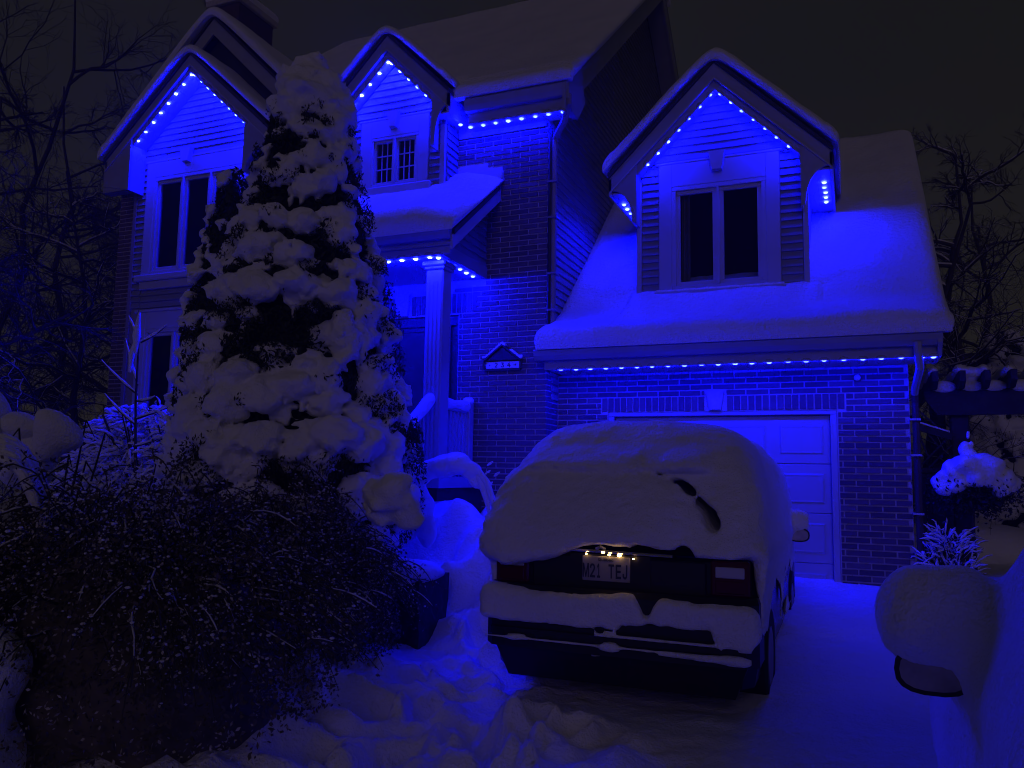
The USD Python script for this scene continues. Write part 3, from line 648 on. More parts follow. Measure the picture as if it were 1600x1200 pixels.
# the front door
fd = part('front_door', MB().box(-5.59, -4.565, YM + .04, YM + .14, 1.86, 1.98).box(-5.59, -5.49, YM + .042, YM + .14, -.05, 1.86).box(-4.96, -4.68, YM + .043, YM + .14, -.05, 1.86).box(-4.60, -4.565, YM + .042, YM + .14, -.05, 1.86), DARK)
part('storm_door', MB().box(-5.49, -5.44, YM + .06, YM + .11, -.04, 1.858).box(-5.02, -4.962, YM + .06, YM + .11, -.04, 1.858).box(-5.44, -5.02, YM + .061, YM + .11, 1.80, 1.858).box(-5.44, -5.02, YM + .061, YM + .11, -.04, .12), DARK, fd)
part('door_glass', MB().box(-5.44, -5.02, YM + .075, YM + .083, .12, 1.80), FROST, fd)
part('sidelight', MB().box(-4.68, -4.60, YM + .075, YM + .083, -.04, 1.86), FROST, fd)
part('door_handle', MB().tube([(-5.01, YM + .05, .92), (-5.01, YM + .02, .92), (-5.06, YM + .015, .92)], .012, 6), CHROME, fd)

# address plaque: a little gabled shelf over a white number board
pl = thing('address_plaque', 'small gabled house number plaque on the brick beside the porch', 'house sign', (-3.92, 9.02, 1.30))
part('number_board', MB().box(-4.145, -3.705, YM - .03, YM - .008, 1.272, 1.358, .003), SIGNW, pl)
tms = []
for ch, xc in (('+', -4.095), ('2', -4.01), ('3', -3.925), ('4', -3.84), ('+', -3.755)):
    t = meshkit.text_mesh(ch, .055 if ch != '+' else .034, .002, bold=True)
    v = t.vertices - (t.bounds[0] + t.bounds[1])/2
    t = trimesh.Trimesh(np.c_[v[:, 0] + xc, YM - .0315 - v[:, 2]*1.0, v[:, 1] + 1.315], t.faces[:, ::1], process=False); tms.append(t)
part('house_number', merge(tms), PLATEB, pl)
part('pediment', MB().prism_y([(-4.13, 1.372), (-3.72, 1.372), (-3.925, 1.53)], YM - .05, YM - .012), DARK, pl)
part('plaque_roof', MB().prism_y([(-4.165, 1.362), (-3.925, 1.548), (-3.685, 1.362), (-3.67, 1.375), (-3.925, 1.57), (-4.18, 1.375)], YM - .07, YM - .002), DARK, pl)
part('plaque_base', MB().box(-4.16, -3.69, YM - .04, YM - .002, 1.245, 1.268), DARK, pl)
for x in (-4.175, -3.675): part('finial', MB().tube([(x, YM - .04, 1.27), (x, YM - .04, 1.385), (x, YM - .04, 1.41)], [.014, .014, .006], 8), DARK, pl)
f = Field((-4.22, YM - .10, 1.36), (-3.63, YM + .01, 1.63), .008)
for t in np.linspace(0, 1, 9):
    for sg in (-1, 1):
        if nr.random() < .82: f.blob((-3.925 + sg*t*.24, YM - .045, 1.572 - t*.19 + .012), (.028, .028, .016), .01)
for x in (-4.175, -3.675): f.blob((x, YM - .04, 1.415), (.022, .022, .016), .01)
obj('plaque_snow', f.mesh(), SNOW, None, True, label='thin line of snow on the number plaque roof', cat='snow')
# small camera on the garage wall
sc = thing('security_camera', 'small dome camera fixed high on the garage brick near the right corner', 'camera', (.06, 9.40, 1.09))
part('mount', MB().box(.02, .09, YG - .03, YG - .004, 1.055, 1.125, .006), DARK, sc)
part('head', hull([(.055 + .035*math.cos(a)*r, YG - .035 - d, 1.085 + .035*math.sin(a)*r) for d, r in ((0, 1), (.04, .9), (.055, .5)) for a in np.linspace(0, 2*np.pi, 12, endpoint=False)]), SIGNW, sc)

# ------------------------------------------------------------------ LED strings under the eaves
def led_lens(p, r=.028, nrm=(0, 0, -1)):
    n = 10; prof = [(1.0, 0.0), (.92, .45), (.6, .85), (0.0, 1.0)]
    z = np.array(nrm, float); z /= np.linalg.norm(z); x = np.cross(z, [0, 1, 0.02]); x /= np.linalg.norm(x); y = np.cross(z, x)
    V = [np.asarray(p) + r*(a*(math.cos(t)*x + math.sin(t)*y) + .62*b*z) for a, b in prof[:3] for t in np.arange(n)*2*np.pi/n] + [np.asarray(p) + r*.62*z]
    F = []
    for k in range(2):
        for i in range(n): j = (i + 1) % n; F += [[k*n + i, k*n + j, k*n + n + j], [k*n + i, k*n + n + j, k*n + n + i]]
    for i in range(n): F.append([2*n + i, 2*n + (i + 1) % n, 3*n])
    F += [[0, j + 1, j] for j in range(1, n - 1)]
    return trimesh.Trimesh(V, F, process=False)
def string(label, pts, track=None, m=LED, tail=None):
    c = np.mean(pts, axis=0)
    t = thing('led_light_string', label, 'light string', c)
    for k_, p in enumerate(pts): part('led_bulb', led_lens(np.asarray(p) + np.array([rng.uniform(-.006, .006), rng.uniform(-.004, .004), 0]), .0275*rng.uniform(.9, 1.06)), (tail[1] if tail and k_ >= tail[0] else m)[rng.choice([0, 1, 1, 2])], t)
    for seg in (track or []):
        part('led_track', MB().tube(seg, .007, 4), CABLE, t)
    return t
S = .1822
def line(a, b, n): return [np.array(a) + (np.array(b) - np.array(a))*i/(n - 1) for i in range(n)]
def rake_leds(xa, za, m, t, y, first, n, sgn):
    u = S/math.hypot(1, m)
    return [np.array([xa + sgn*(first + u*i), y, za - m*(first + u*i) - t - .002]) for i in range(n)]
string('long blue LED string under the garage eave above the door', [np.array([-3.12 + S*i*.983, 8.87, 1.214]) for i in range(21)] + [np.array([.645, 8.87, 1.214]), np.array([.745, 8.90, 1.214])], [[(-3.2, 8.885, 1.216), (.75, 8.885, 1.216)]], LED_C)
string('blue LED string under the main eave right of the middle gable', [np.array([-4.44, 8.74, 4.342])] + line((-4.36, 8.85, 4.341), (-3.13, 8.85, 4.341), 8), [[(-4.4, 8.865, 4.344), (-3.1, 8.865, 4.344)]], LED_F)
string('blue LED string along both rakes of the garage dormer gable', rake_leds(-1.433, 5.02, .99, .363, 9.565, .055, 7, -1) + rake_leds(-1.433, 5.02, .99, .363, 9.565, .06, 7, 1))
string('four blue LEDs under the left side eave of the garage dormer', line((-2.655, 9.92, 3.475), (-2.655, 10.48, 3.475), 4), m=LED_E)
string('five blue LEDs under the right side eave of the garage dormer', line((-.235, 9.94, 3.475), (-.235, 10.68, 3.475), 5), m=LED_E)
string('blue LED string under the small middle gable', rake_leds(-5.41, 5.64, 1.0, .353, 8.562, .02, 5, -1) + rake_leds(-5.41, 5.64, 1.0, .353, 8.562, .05, 5, 1), m=LED_D)
string('blue LED string under the left gable half hidden by the cedar', rake_leds(-8.64, 5.955, .905, .288, 8.462, .03, 8, -1) + rake_leds(-8.64, 5.955, .905, .288, 8.462, .05, 9, 1), m=LED_D)
string('blue LED string round the porch ceiling edge above the column', [np.array([-4.36 - S*i, 7.905, 2.412]) for i in range(0, 12)] + [np.array([-4.275, 7.95 + S*i, 2.412]) for i in range(0, 6)], m=LED_B, tail=(13, LED))

# ------------------------------------------------------------------ snow on the roofs
def snowpad(name, label, *a, **k):
    o = obj(name, pad(*a, **k), SNOWR, None, True, label=label, cat='snow'); return o
snowpad('roof_snow', 'deep blanket of snow on the long garage roof around the dormer', -3.36, .90, 8.66, 13.25, lambda X, Y: np.interp(Y, [8.62, 8.80, 9.5, 13.1, 17.0], [1.437, 1.447, 1.88, 5.16, 1.5]),
        lambda X, Y: .12 + .15*np.exp(-np.clip(Y - 8.7, 0, 9)/.42) + .06*np.exp(-((Y - 9.55)/.25)**2)*((X > -2.5) & (X < -.3)) + .05*np.exp(-((X + 3.36)/.25)**2), .13, 130, 170, .034, 3.1, 3, (.14, .3), .04)
mzf = lambda X, Y: np.where(Y < 8.72, 4.645, mz(Y)) + .005
ms = trimesh.util.concatenate([pad(-4.52, -2.96, 8.62, 9.6, mzf, lambda X, Y: .17 + .06*np.exp(-np.clip(Y - 8.6, 0, 9)/.5) - .06*np.clip(Y - 9, 0, 1), .16, 40, 24, .02, 1.6, 4, (.16, .02), .04),
                               pad(MX0, -2.96, 9.04, 14.39, mzf, .17, .16, 110, 80, .035, 1.6, 4, (.05, .3), .03)])
obj('roof_snow', ms, SNOWR, None, True, label='thick snow on the steep main roof above the upper eave', cat='snow')
cz = lambda xa, za, m, r=.12: (lambda X, Y: za - m*(np.sqrt((X - xa)**2 + r*r) - r*.72) + .004)
snowpad('roof_snow', 'snow cap on the garage dormer gable', -1.433 - 1.36, -1.433 + 1.36, 9.42, 12.9, cz(-1.433, 5.02, .99), .165, .14, 70, 50, .025, 3.0, 5, (.12, .2), .03)
snowpad('roof_snow', 'snow cap on the small middle gable over the porch', -5.41 - .96, -5.41 + .96, 8.43, 12.0, cz(-5.41, 5.64, 1.0), .12, .13, 60, 40, .025, 3.0, 6, (.11, .2), .03)
snowpad('roof_snow', 'snow cap on the left gable beside the cedar', -8.64 - 1.58, -8.64 + 1.58, 8.33, 12.0, cz(-8.64, 5.955, .905), .12, .13, 70, 40, .025, 3.0, 7, (.11, .2), .03)
snowpad('roof_snow', 'snow on the big gable roof behind the left gable', -8.68 - 2.12, -8.68 + 2.12, 8.76, 13.9, cz(-8.68, 6.76, .97), .17, .14, 70, 40, .03, 2.5, 8, (.12, .2), .03)
snowpad('roof_snow', 'smooth drift of snow on the porch roof', -6.9, -3.97, 7.665, 9.03, lambda X, Y: 2.668 + (Y - 7.69)*.735, lambda X, Y: .19 + .10*np.exp(-np.clip(Y - 7.66, 0, 9)/.35) - .03*np.exp(-((Y-8.5)/.3)**2) - .12*np.clip((X + 4.45)/.45, 0, 1), .12, 90, 50, .02, 2.5, 9, (.13, .05), .03)
snowpad('window_snow', 'thin strip of snow on the garage dormer window sill', -2.19, -.68, 9.645, 9.72, lambda X, Y: X*0 + 2.237, .018, .03, 60, 10, .012, 9, 12, bulge=0)
snowpad('chimney_snow', 'snow cap on the dark chimney', -9.68, -8.96, 9.66, 10.61, lambda X, Y: X*0 + 7.662, .16, .12, 14, 14, .03, 3, 13)
f = Field((-4.62, 6.5, -.3), (-4.15, 9.06, 1.05), .016)
for t in np.linspace(0, 1, 26):
    f.blob((-4.35, 8.20 + t*.70, .80 - .0*t), (.055, .05, .055 + .01*math.sin(t*9)), .03)
    if not .42 < t < .47: f.blob((-4.335, 7.95 - t*1.25, .80 - t*.86), (.06, .06, .075 + .012*math.sin(t*21)), .03)
f.blob((-4.35, 8.96, .875), (.07, .075, .05), .02); f.blob((-4.34, 6.71, .05), (.075, .075, .09), .02)
obj('railing_snow', f.mesh(), SNOW, None, True, label='snow lying along the white porch and stair handrails', cat='snow')

# ------------------------------------------------------------------ cars
def xf(t, org, head):
    c, s_ = math.cos(head), math.sin(head); v = np.asarray(t.vertices)
    return trimesh.Trimesh(np.c_[org[0] + v[:, 0]*c + v[:, 1]*s_, org[1] - v[:, 0]*s_ + v[:, 1]*c, org[2] + v[:, 2]], t.faces, process=False)
def ring(cx, cw, rx, rw, v, n=18, p=2.6):
    a = np.linspace(0, 2*np.pi, n, endpoint=False); c, s_ = np.cos(a), np.sin(a)
    return [(cx + rx*np.sign(x)*abs(x)**(2/p), v, cw + rw*np.sign(y)*abs(y)**(2/p)) for x, y in zip(c, s_)]
def make_car(name, label, org, head, L=4.15, mirrors=(1,)):
    t = thing(name, label, 'car', (org[0], org[1], org[2]))
    P = lambda nm, m, mat, par=None, sm=False, **k: obj(nm, xf(m.build() if isinstance(m, MB) else m, org, head), mat, par or t, sm, **k)
    hb = []
    for v, hw in ((.03, .78), (.12, .845), (L - .2, .845), (L, .70)):
        for sg in (-1, 1):
            hb += [(sg*hw*.97, v, .26), (sg*hw, v, .40), (sg*hw, v, .78 if v < 3.5 else .66), (sg*hw*.93, v, .985 if v < 2.5 else .80)]
    body = P('body', hull(hb), PAINT)
    gh = []
    for v, w, hw in ((.50, .97, .75), (1.05, 1.40, .57), (2.35, 1.42, .57), (3.15, .93, .74)):
        for sg in (-1, 1): gh.append((sg*hw, v, w))
    P('cabin', hull(gh), PAINT)
    rwq = [(-.62, .555, 1.02), (.62, .555, 1.02), (.50, 1.01, 1.375), (-.50, 1.01, 1.375)]
    P('rear_window', MB().add([(x, v - .010, w + .012) for x, v, w in rwq] + [(x, v, w - .0) for x, v, w in rwq], [[0, 1, 2, 3], [0, 4, 5, 1], [1, 5, 6, 2], [2, 6, 7, 3], [3, 7, 4, 0]]), DARK)
    for sg in (-1, 1):
        q = [(sg*.755, .75, 1.0), (sg*.755, 2.85, .985), (sg*.605, 2.30, 1.37), (sg*.605, 1.20, 1.37)]
        P('side_window', MB().add(q + [(x - sg*.02, v, w) for x, v, w in q], [[0, 1, 2, 3], [4, 7, 6, 5]]), DARK)
    P('windscreen', MB().add([(-.68, 3.16, .96), (.68, 3.16, .96), (.52, 2.42, 1.40), (-.52, 2.42, 1.40)], [[0, 1, 2, 3]]), DARK)
    bp = []
    for v, hw in ((-.10, .70), (-.085, .80), (.0, .865), (.25, .868)):
        for sg in (-1, 1): bp += [(sg*hw, v, .40), (sg*hw, v, .755), (sg*hw*.985, v + .03, .79)]
    bmp = P('rear_bumper', hull(bp), BLACKM)
    for w, dv in ((.585, -.112), (.50, -.118)): P('bumper_strip', hull([(sg*hw, v + k, w + d) for sg in (-1, 1) for hw, v in ((.70, dv), (.80, dv + .018)) for k in (0, .04) for d in (-.022, .022)]), BLACKM, bmp)
    P('rear_valance', hull([(sg*h_, v, w) for sg in (-1, 1) for h_, v, w in ((.80, -.02, .40), (.72, .02, .20), (.80, .3, .40), (.72, .3, .20))]), BLACKM)
    P('tail_panel', MB().box(-.56, .56, .012, .06, .74, .985, .01), BLACKM)
    for sg in (-1, 1):
        lamp = P('tail_light', MB().box(sg*.70 - .115, sg*.70 + .115, .0, .07, .79, 1.0, .012), REDL)
        P('reverse_lens', MB().box(sg*.70 - .085, sg*.70 + .085, -.008, .01, .90, .965, .005), CLEARL, lamp)
        P('red_lens', MB().box(sg*.70 - .085, sg*.70 + .085, -.007, .01, .81, .885, .005), REDL, lamp)
    P('trunk_trim', MB().tube([(-.33, -.005, 1.022), (.36, -.005, 1.012)], .010, 8).tube([(-.12, -.02, 1.035), (-.09, -.03, 1.05), (-.06, -.02, 1.035)], .011, 6), CHROME)
    P('plate_surround', MB().box(-.30, .22, .004, .011, .80, 1.0), BLACKM)
    for v in (.80, 3.28):
        for sg in (-1, 1):
            an = np.linspace(0, 2*np.pi, 28, endpoint=False)
            prof = [(.20, sg*.86), (.30, sg*.865), (.315, sg*.845), (.315, sg*.68), (.30, sg*.66)]
            V = [(u, v + r*math.cos(a), .315 + r*math.sin(a)) for r, u in prof for a in an]; F = [[k*28 + i, k*28 + (i+1) % 28, (k+1)*28 + (i+1) % 28, (k+1)*28 + i] for k in range(4) for i in range(28)]
            if sg > 0: F = [f_[::-1] for f_ in F]
            wh = P('wheel', MB().add(V, F), RUBBER)
            an2 = np.linspace(0, 2*np.pi, 10, endpoint=False)
            P('rim', hull([(u, v + r*math.cos(a), .315 + r*math.sin(a)) for r, u in ((.20, sg*.84), (.195, sg*.862), (.06, sg*.872)) for a in an2]), PIPE, wh)
    for sg in mirrors:
        cu = sg*.955
        mr = P('side_mirror', hull(ring(cu, 1.0, .095, .062, 2.70) + ring(cu, 1.0, .088, .055, 2.74) + ring(cu - sg*.01, .995, .055, .035, 2.82) + [(sg*.84, 2.80, .97), (sg*.84, 2.84, .95)]), BLACKM)
        P('mirror_glass', hull(ring(cu, 1.0, .082, .050, 2.697) + ring(cu, 1.0, .078, .046, 2.6985)), MIRROR, mr)
    return t, P
C1, H1 = (-1.40, 5.05, -1.50), math.radians(-.6)
car1, P1 = make_car('parked_car', 'dark sedan seen from behind, buried in snow before the garage door', C1, H1, 4.15, (1, -1))
pt = P1('license_plate', MB().box(-.215, .095, -.010, .003, .835, .990, .004), PLATE)
def flat_text(txt, h_, wid, uc, wc, v=-.0115):
    m = meshkit.text_mesh(txt, h_, .0015, bold=True); b = m.bounds; c = (b[0] + b[1])/2
    sx = wid/(b[1][0] - b[0][0]); sy = h_/(b[1][1] - b[0][1])
    return trimesh.Trimesh(np.c_[(m.vertices[:, 0] - c[0])*sx + uc, v - m.vertices[:, 2], (m.vertices[:, 1] - c[1])*sy + wc], m.faces, process=False)
for ch, uc, w_ in (('M', -.190, .040), ('2', -.146, .034), ('1', -.106, .020), ('T', -.024, .036), ('E', .022, .034), ('J', .064, .030)): P1('plate_character', flat_text(ch, .088, w_, uc, .900), PLATEB, pt)
P1('plate_heading', flat_text('Québec', .020, .10, -.06, .969), PLATEB, pt)

def seg_dist(p, a, b):
    a, b = np.array(a), np.array(b); ab = b - a; t = np.clip(((p - a) @ ab)/(ab @ ab), 0, 1); return np.linalg.norm(p - a - t[..., None]*ab, axis=-1)
f = Field((-1.06, -.26, .36), (1.06, 3.5, 2.02), .021)
U, V, W = f.pts(); PP = np.stack([U, V, W], -1)
nz = meshkit.fbm(PP*2.2, 3, 21) - .5; nf = meshkit.fbm(PP*9, 2, 22) - .5
brow = (.10 + .10*nf)*np.clip((W - 1.515)/.035, 0, 1)*np.clip((.66 - np.abs(U + .06))/.1, 0, 1)*np.clip((1.72 - W)/.15, 0, 1)
rear = (-(V) - brow + (-.055 + .02*(U/.8)**2*0 + np.clip(W - 1.0, 0, 2)*.60))/1.17
topz = 1.90 - .14*np.abs(U/.85)**2.5 - .05*np.clip(V - 1.6, 0, 3)
F1 = smax(rear, W - topz, .27)
F1 = smax(F1, (np.abs(U + .0) - (.905 - .20*np.clip(W - 1.08, 0, 1)))/1.02, .22)
low = 1.0 - .05*np.clip((-U - .5)/.2, 0, 1) + .035*(meshkit.fbm(np.stack([U*7, V*2, W*0], -1), 2, 5) - .5) - .03*np.exp(-((U + .55)/.3)**2) + .080*np.exp(-((U - .0)/.36)**4)
F1 = smax(F1, low - W, .05); F1 = smax(F1, V - 3.4, .2)
F1 = F1 + .05*nz + .012*nf
pl_v = lambda w: -.055 + max(w - 1.0, 0)*.60
crack = [((-.74, 1.50), (-.45, 1.53), .046), ((-.45, 1.535), (-.30, 1.54), .016), ((.02, 1.535), (.20, 1.51), .016), ((.20, 1.51), (.36, 1.44), .020), ((.36, 1.44), (.47, 1.36), .034), ((.47, 1.36), (.56, 1.27), .030), ((.56, 1.27), (.60, 1.20), .036),
         ((.40, 1.16), (.30, 1.08), .028), ((.22, 1.03), (.30, 1.00), .10), ((.30, 1.01), (.42, 1.02), .05)]
for a, b, r in crack:
    A = (a[0], pl_v(a[1]), a[1]); B = (b[0], pl_v(b[1]), b[1])
    F1 = smax(F1, (r*1.15 + .045*nf) - seg_dist(PP*np.array([1, .03, 1]), (A[0], A[1]*.03, A[2]), (B[0], B[1]*.03, B[2])), .02)
th = math.atan2(1, .60); cs, sn = math.cos(th), math.sin(th)
du = U + .24 + .10*np.clip((W - 1.35)/.3, 0, 1); dv = V - pl_v(1.26); dw_ = W - 1.26
s_ = dv*cs + dw_*sn; n_ = -dv*sn + dw_*cs
F2 = ((np.abs(du)/.685)**3.2 + (np.abs(s_)/.345)**3.2 + (np.abs(n_ + .035)/.115)**2.4)**(1/2.8) - 1
F2 = smax(F2*.10 + .03*nz + .006*nf, low - W, .03)
A = np.where(U < .10, smin(F1, F2, .10), smin(F1, F2, .012))
# bumper cover, ledges, flank
notch = .13*np.exp(-((U - .22)/.05)**2)
top = .780 - notch - .03*np.exp(-((U - .45)/.2)**2) + .02*np.sin(U*5)
B = smax(smax(np.abs(V + .075) - .075, W - top, .07), (.555 + .10*np.clip((U+.05)/.3, 0, 1)*(np.abs(U - .33) < .27)*.6 + .03*(meshkit.fbm(np.stack([U*5, U*0, U*0], -1), 2, 31) - .5) + .03*(U + .6)*0 - .02*U) - W, .03)
B = smax(B, np.abs(U) - .885, .08) + .03*nz
A = np.minimum(A, B)
led = np.abs(U) < .84
ridge = np.sqrt((V + .135)**2 + ((W - (.532 - .012*U))*1.2)**2) - (.018 + .028*np.clip(meshkit.noise(np.stack([U*5.5, U*0 + 3, U*0], -1), 4) - .42, 0, 1))
A = smin(A, np.where(led & (U > -.1), ridge, 1), .02)
ridge2 = np.sqrt((V + .135)**2 + ((W - (.462 - .012*U))*1.1)**2) - (.012 + .055*np.clip(meshkit.noise(np.stack([U*6.5, U*0 + 8, U*0], -1), 6) - .5, 0, 1))
A = smin(A, np.where(led, ridge2, 1), .02)
A = smin(A, np.sqrt((U + .12)**2 + (V + .02)**2 + (W - .39)**2) - .035, .01)
flk = np.abs(np.abs(U) - .865) - (.075*(meshkit.fbm(PP*np.array([1.5, 2.2, 3.2]), 3, 41) - .30) + .02*np.clip((W - .7)*3, -.6, 1))
flk = smax(smax(flk, np.abs(V - 1.8) - 1.72, .05), np.abs(W - .72) - .36, .05)
wheel = np.minimum(np.hypot(V - .80, W - .315), np.hypot(V - 3.28, W - .315))
flk = smax(flk, .40 - wheel, .05)
A = smin(A, flk, .05)
rag = meshkit.fbm(PP*17, 2, 77) - .5
A = A + .014*rag + .006*(meshkit.fbm(PP*34, 2, 78) - .5)
f.F = np.where(A > .3, .3, A)
for sg in (1, -1):
    f.blob((sg*.955, 2.755, 1.115), (.105, .085, .105), .05, noise=.02, seed=3)
f.F[0] = f.F[-1] = .3; f.F[:, 0] = f.F[:, -1] = .3; f.F[:, :, 0] = f.F[:, :, -1] = .3
obj('car_snow', xf(f.mesh(), C1, H1), SNOW, None, True, label='heavy snow covering the dark sedan, slumped in slabs over its rear window', cat='snow')

GLOW = look('plate_lamp', {"e": ("emission", {"color": (1.0, .58, .16), "strength": 16.0})}, [], surface="e.emission")
for u_, w_, r_ in ((-.185, 1.002, .0055), (-.075, 1.016, .008), (-.035, 1.002, .007), (.03, 1.002, .010), (.12, .985, .005)):
    P1('plate_lamp', hull([(u_ + r_*1.5*math.cos(a)*c_, -.022 - r_*.6*s_2, w_ + r_*math.sin(a)*c_) for c_, s_2 in ((1, 0), (.7, .7), (.2, 1)) for a in np.linspace(0, 2*np.pi, 8, endpoint=False)]), GLOW)
C2, H2 = (1.11, -.24, -1.50), math.radians(.5)
car2, P2 = make_car('parked_car', 'car at the right edge wrapped in snow with only one mirror rim showing', C2, H2, 4.2, (-1,))
f = Field((-1.16, .8, .30), (1.0, 4.4, 2.0), .03)
U, V, W = f.pts(); PP = np.stack([U, V, W], -1)
nz = meshkit.fbm(PP*2.0, 3, 61) - .5
hgt = np.interp(V, [.8, 1.2, 2.2, 2.6, 3.15, 3.35, 4.2], [1.74, 1.78, 1.74, 1.52, 1.06, .98, .90])
G = smax(W - (hgt - .08*np.abs(U/.8)**3), (np.abs(U) - np.interp(W, [.3, 1.0, 1.5, 1.8], [.885, .885, .70, .60])), .16)
G = smax(G, V - 4.28, .1); G = smax(G, .36 - W, .03) + .05*nz
f.F = np.minimum(f.F, np.where(G > .3, .3, G))
f.blob((-.955, 2.755, 1.12), (.115, .10, .12), .04, noise=.08, seed=5, sc=8)
f.blob((-.965, 2.765, 1.15), (.115, .095, .10), .05, noise=.02, seed=6)
f.blob((-.86, 2.80, 1.08), (.09, .11, .17), .06, noise=.06, seed=7); f.blob((-.90, 2.77, 1.15), (.12, .10, .10), .06, noise=.08, seed=8, sc=8); f.blob((-1.0, 2.74, 1.12), (.075, .09, .11), .05, noise=.08, seed=9, sc=8)
f.F[:, 0] = f.F[:, -1] = .3; f.F[:, :, 0] = .3; f.F[0] = f.F[-1] = .3
obj('car_snow', xf(f.mesh(), C2, H2), SNOW, None, True, label='smooth snow cover over the car at the right edge, tall cap on its mirror', cat='snow')

# ------------------------------------------------------------------ plants
def leaf_mesh(Pn, size, r, droop=.4, aspect=.5):
    n = len(Pn); d = r.normal(size=(n, 3)); d[:, 2] -= droop; d /= np.linalg.norm(d, axis=1, keepdims=True)
    e = np.cross(d, r.normal(size=(n, 3))); e /= np.linalg.norm(e, axis=1, keepdims=True) + 1e-9
    s = (size*r.uniform(.6, 1.4, n))[:, None]
    V = np.stack([Pn - d*s*.5, Pn + e*s*aspect*.5, Pn + d*s*.5, Pn - e*s*aspect*.5], 1).reshape(-1, 3)
    i = np.arange(n)[:, None]*4
    return trimesh.Trimesh(V, np.vstack([i + [0, 1, 2], i + [0, 2, 3]]), process=False)
def cedar(name, label, c, prof, seed, n_leaf, n_snow, big=(), h=.026, zlo=-.9, smin_=.08, smax_=.17):
    """prof: (z, radius) from the top down"""
    r = np.random.default_rng(seed); zs = np.array([p[0] for p in prof])[::-1]; rs = np.array([p[1] for p in prof])[::-1]
    R = lambda z: np.interp(z, zs, rs)
    t = thing(name, label, 'evergreen tree', (c[0], c[1], zs[0]))
    an = np.linspace(0, 2*np.pi, 28, endpoint=False); zz = np.linspace(zs[0] + .1, zs[-1] - .1, 40)
    V = np.array([(c[0] + R(z)*.70*math.cos(a), c[1] + R(z)*.70*math.sin(a), z) for z in zz for a in an]); V += (meshkit.fbm(V*4, 2, seed)[:, None] - .5)*.15
    F = [[k*28 + i, k*28 + (i+1) % 28, (k+1)*28 + (i+1) % 28, (k+1)*28 + i] for k in range(39) for i in range(28)]
    obj('inner_foliage', (V, F), LEAFD, t, True)
    w = R(np.linspace(zs[0], zs[-1], 400)); zsamp = r.choice(np.linspace(zs[0], zs[-1], 400), n_leaf, p=w/w.sum()) + r.normal(size=n_leaf)*.02
    a = r.uniform(0, 2*np.pi, n_leaf); lump = meshkit.fbm(np.stack([np.cos(a)*2.2, np.sin(a)*2.2, zsamp*3.2], -1), 2, seed)
    rad = R(zsamp)*(.72 + .42*lump*r.uniform(.5, 1.12, n_leaf)**.5)
    P = np.stack([c[0] + rad*np.cos(a), c[1] + rad*np.sin(a), zsamp], -1)
    obj('foliage', leaf_mesh(P, .05, r, .8, .42), LEAFD, t)
    k_ = n_leaf//2 if n_snow > 450 else 40; zz_ = r.choice(np.linspace(zs[0], zs[-1], 400), k_*3, p=w/w.sum()); aa_ = r.uniform(0, 2*np.pi, k_*3)
    cl = meshkit.fbm(np.stack([np.cos(aa_)*4, np.sin(aa_)*4, zz_*6], -1), 3, seed + 9); kp = cl > .60; zz_, aa_ = zz_[kp], aa_[kp]
    rr2 = R(zz_)*r.uniform(.98, 1.12, len(zz_)) + .03
    obj('sprigs', leaf_mesh(np.stack([c[0] + rr2*np.cos(aa_), c[1] + rr2*np.sin(aa_), zz_], -1), .032, r, 1.2, .35), LEAFD, t)
    obj('trunk', MB().tube([(c[0], c[1], zs[0] - .25), (c[0], c[1], zs[0] + .5), (c[0], c[1], zs[-1] - .3)], [.09, .07, .015], 8), BARK, t)
    f = Field((c[0] - rs.max()*1.35, c[1] - rs.max()*1.35, zlo), (c[0] + rs.max()*1.35, c[1] + rs.max()*1.35, zs[-1] + .25), h)
    cam_dir = -np.array([c[0], c[1]])/np.hypot(c[0], c[1]); ca = math.atan2(cam_dir[1], cam_dir[0])
    k = 0
    while k < n_snow:
        z = zs[0] + (zs[-1] - zs[0])*r.uniform(0, 1)**1.15
        if r.uniform() > R(z)/rs.max() + .12: continue
        k += 1
        aa = r.uniform(0, 2*np.pi); s = r.uniform(smin_, smax_)*(.50 + .48*(zs[-1] - z)/(zs[-1] - zs[0]))
        rr_ = R(z)*r.uniform(.88, 1.0)
        cpos = np.array([c[0] + rr_*math.cos(aa), c[1] + rr_*math.sin(aa), z])
        el = np.array([s*r.uniform(.8, 1.1), s*r.uniform(.9, 1.5), s*r.uniform(.55, .95)])
        tilt = r.uniform(.1, .7); ra = np.array([math.cos(aa), math.sin(aa), 0]); ta = np.array([-math.sin(aa), math.cos(aa), 0])
        ax = np.stack([ra*math.cos(tilt) - np.array([0, 0, 1])*math.sin(tilt), ta, ra*math.sin(tilt) + np.array([0, 0, 1])*math.cos(tilt)], 1)
        f.blob(cpos, el, .014, ax, noise=.085, seed=k % 17, sc=11)
        for q in range(r.integers(1, 4)):     # small drips hanging from each clump
            da = aa + r.uniform(-.5, .5)*s/R(z)*1.8
            f.blob((c[0] + rr_*1.03*math.cos(da), c[1] + rr_*1.03*math.sin(da), z - s*r.uniform(.5, 1.0)), (s*.30, s*.30, s*r.uniform(.4, .8)), .012, noise=.05, seed=q, sc=12)
    right = np.array([-cam_dir[1], cam_dir[0]])
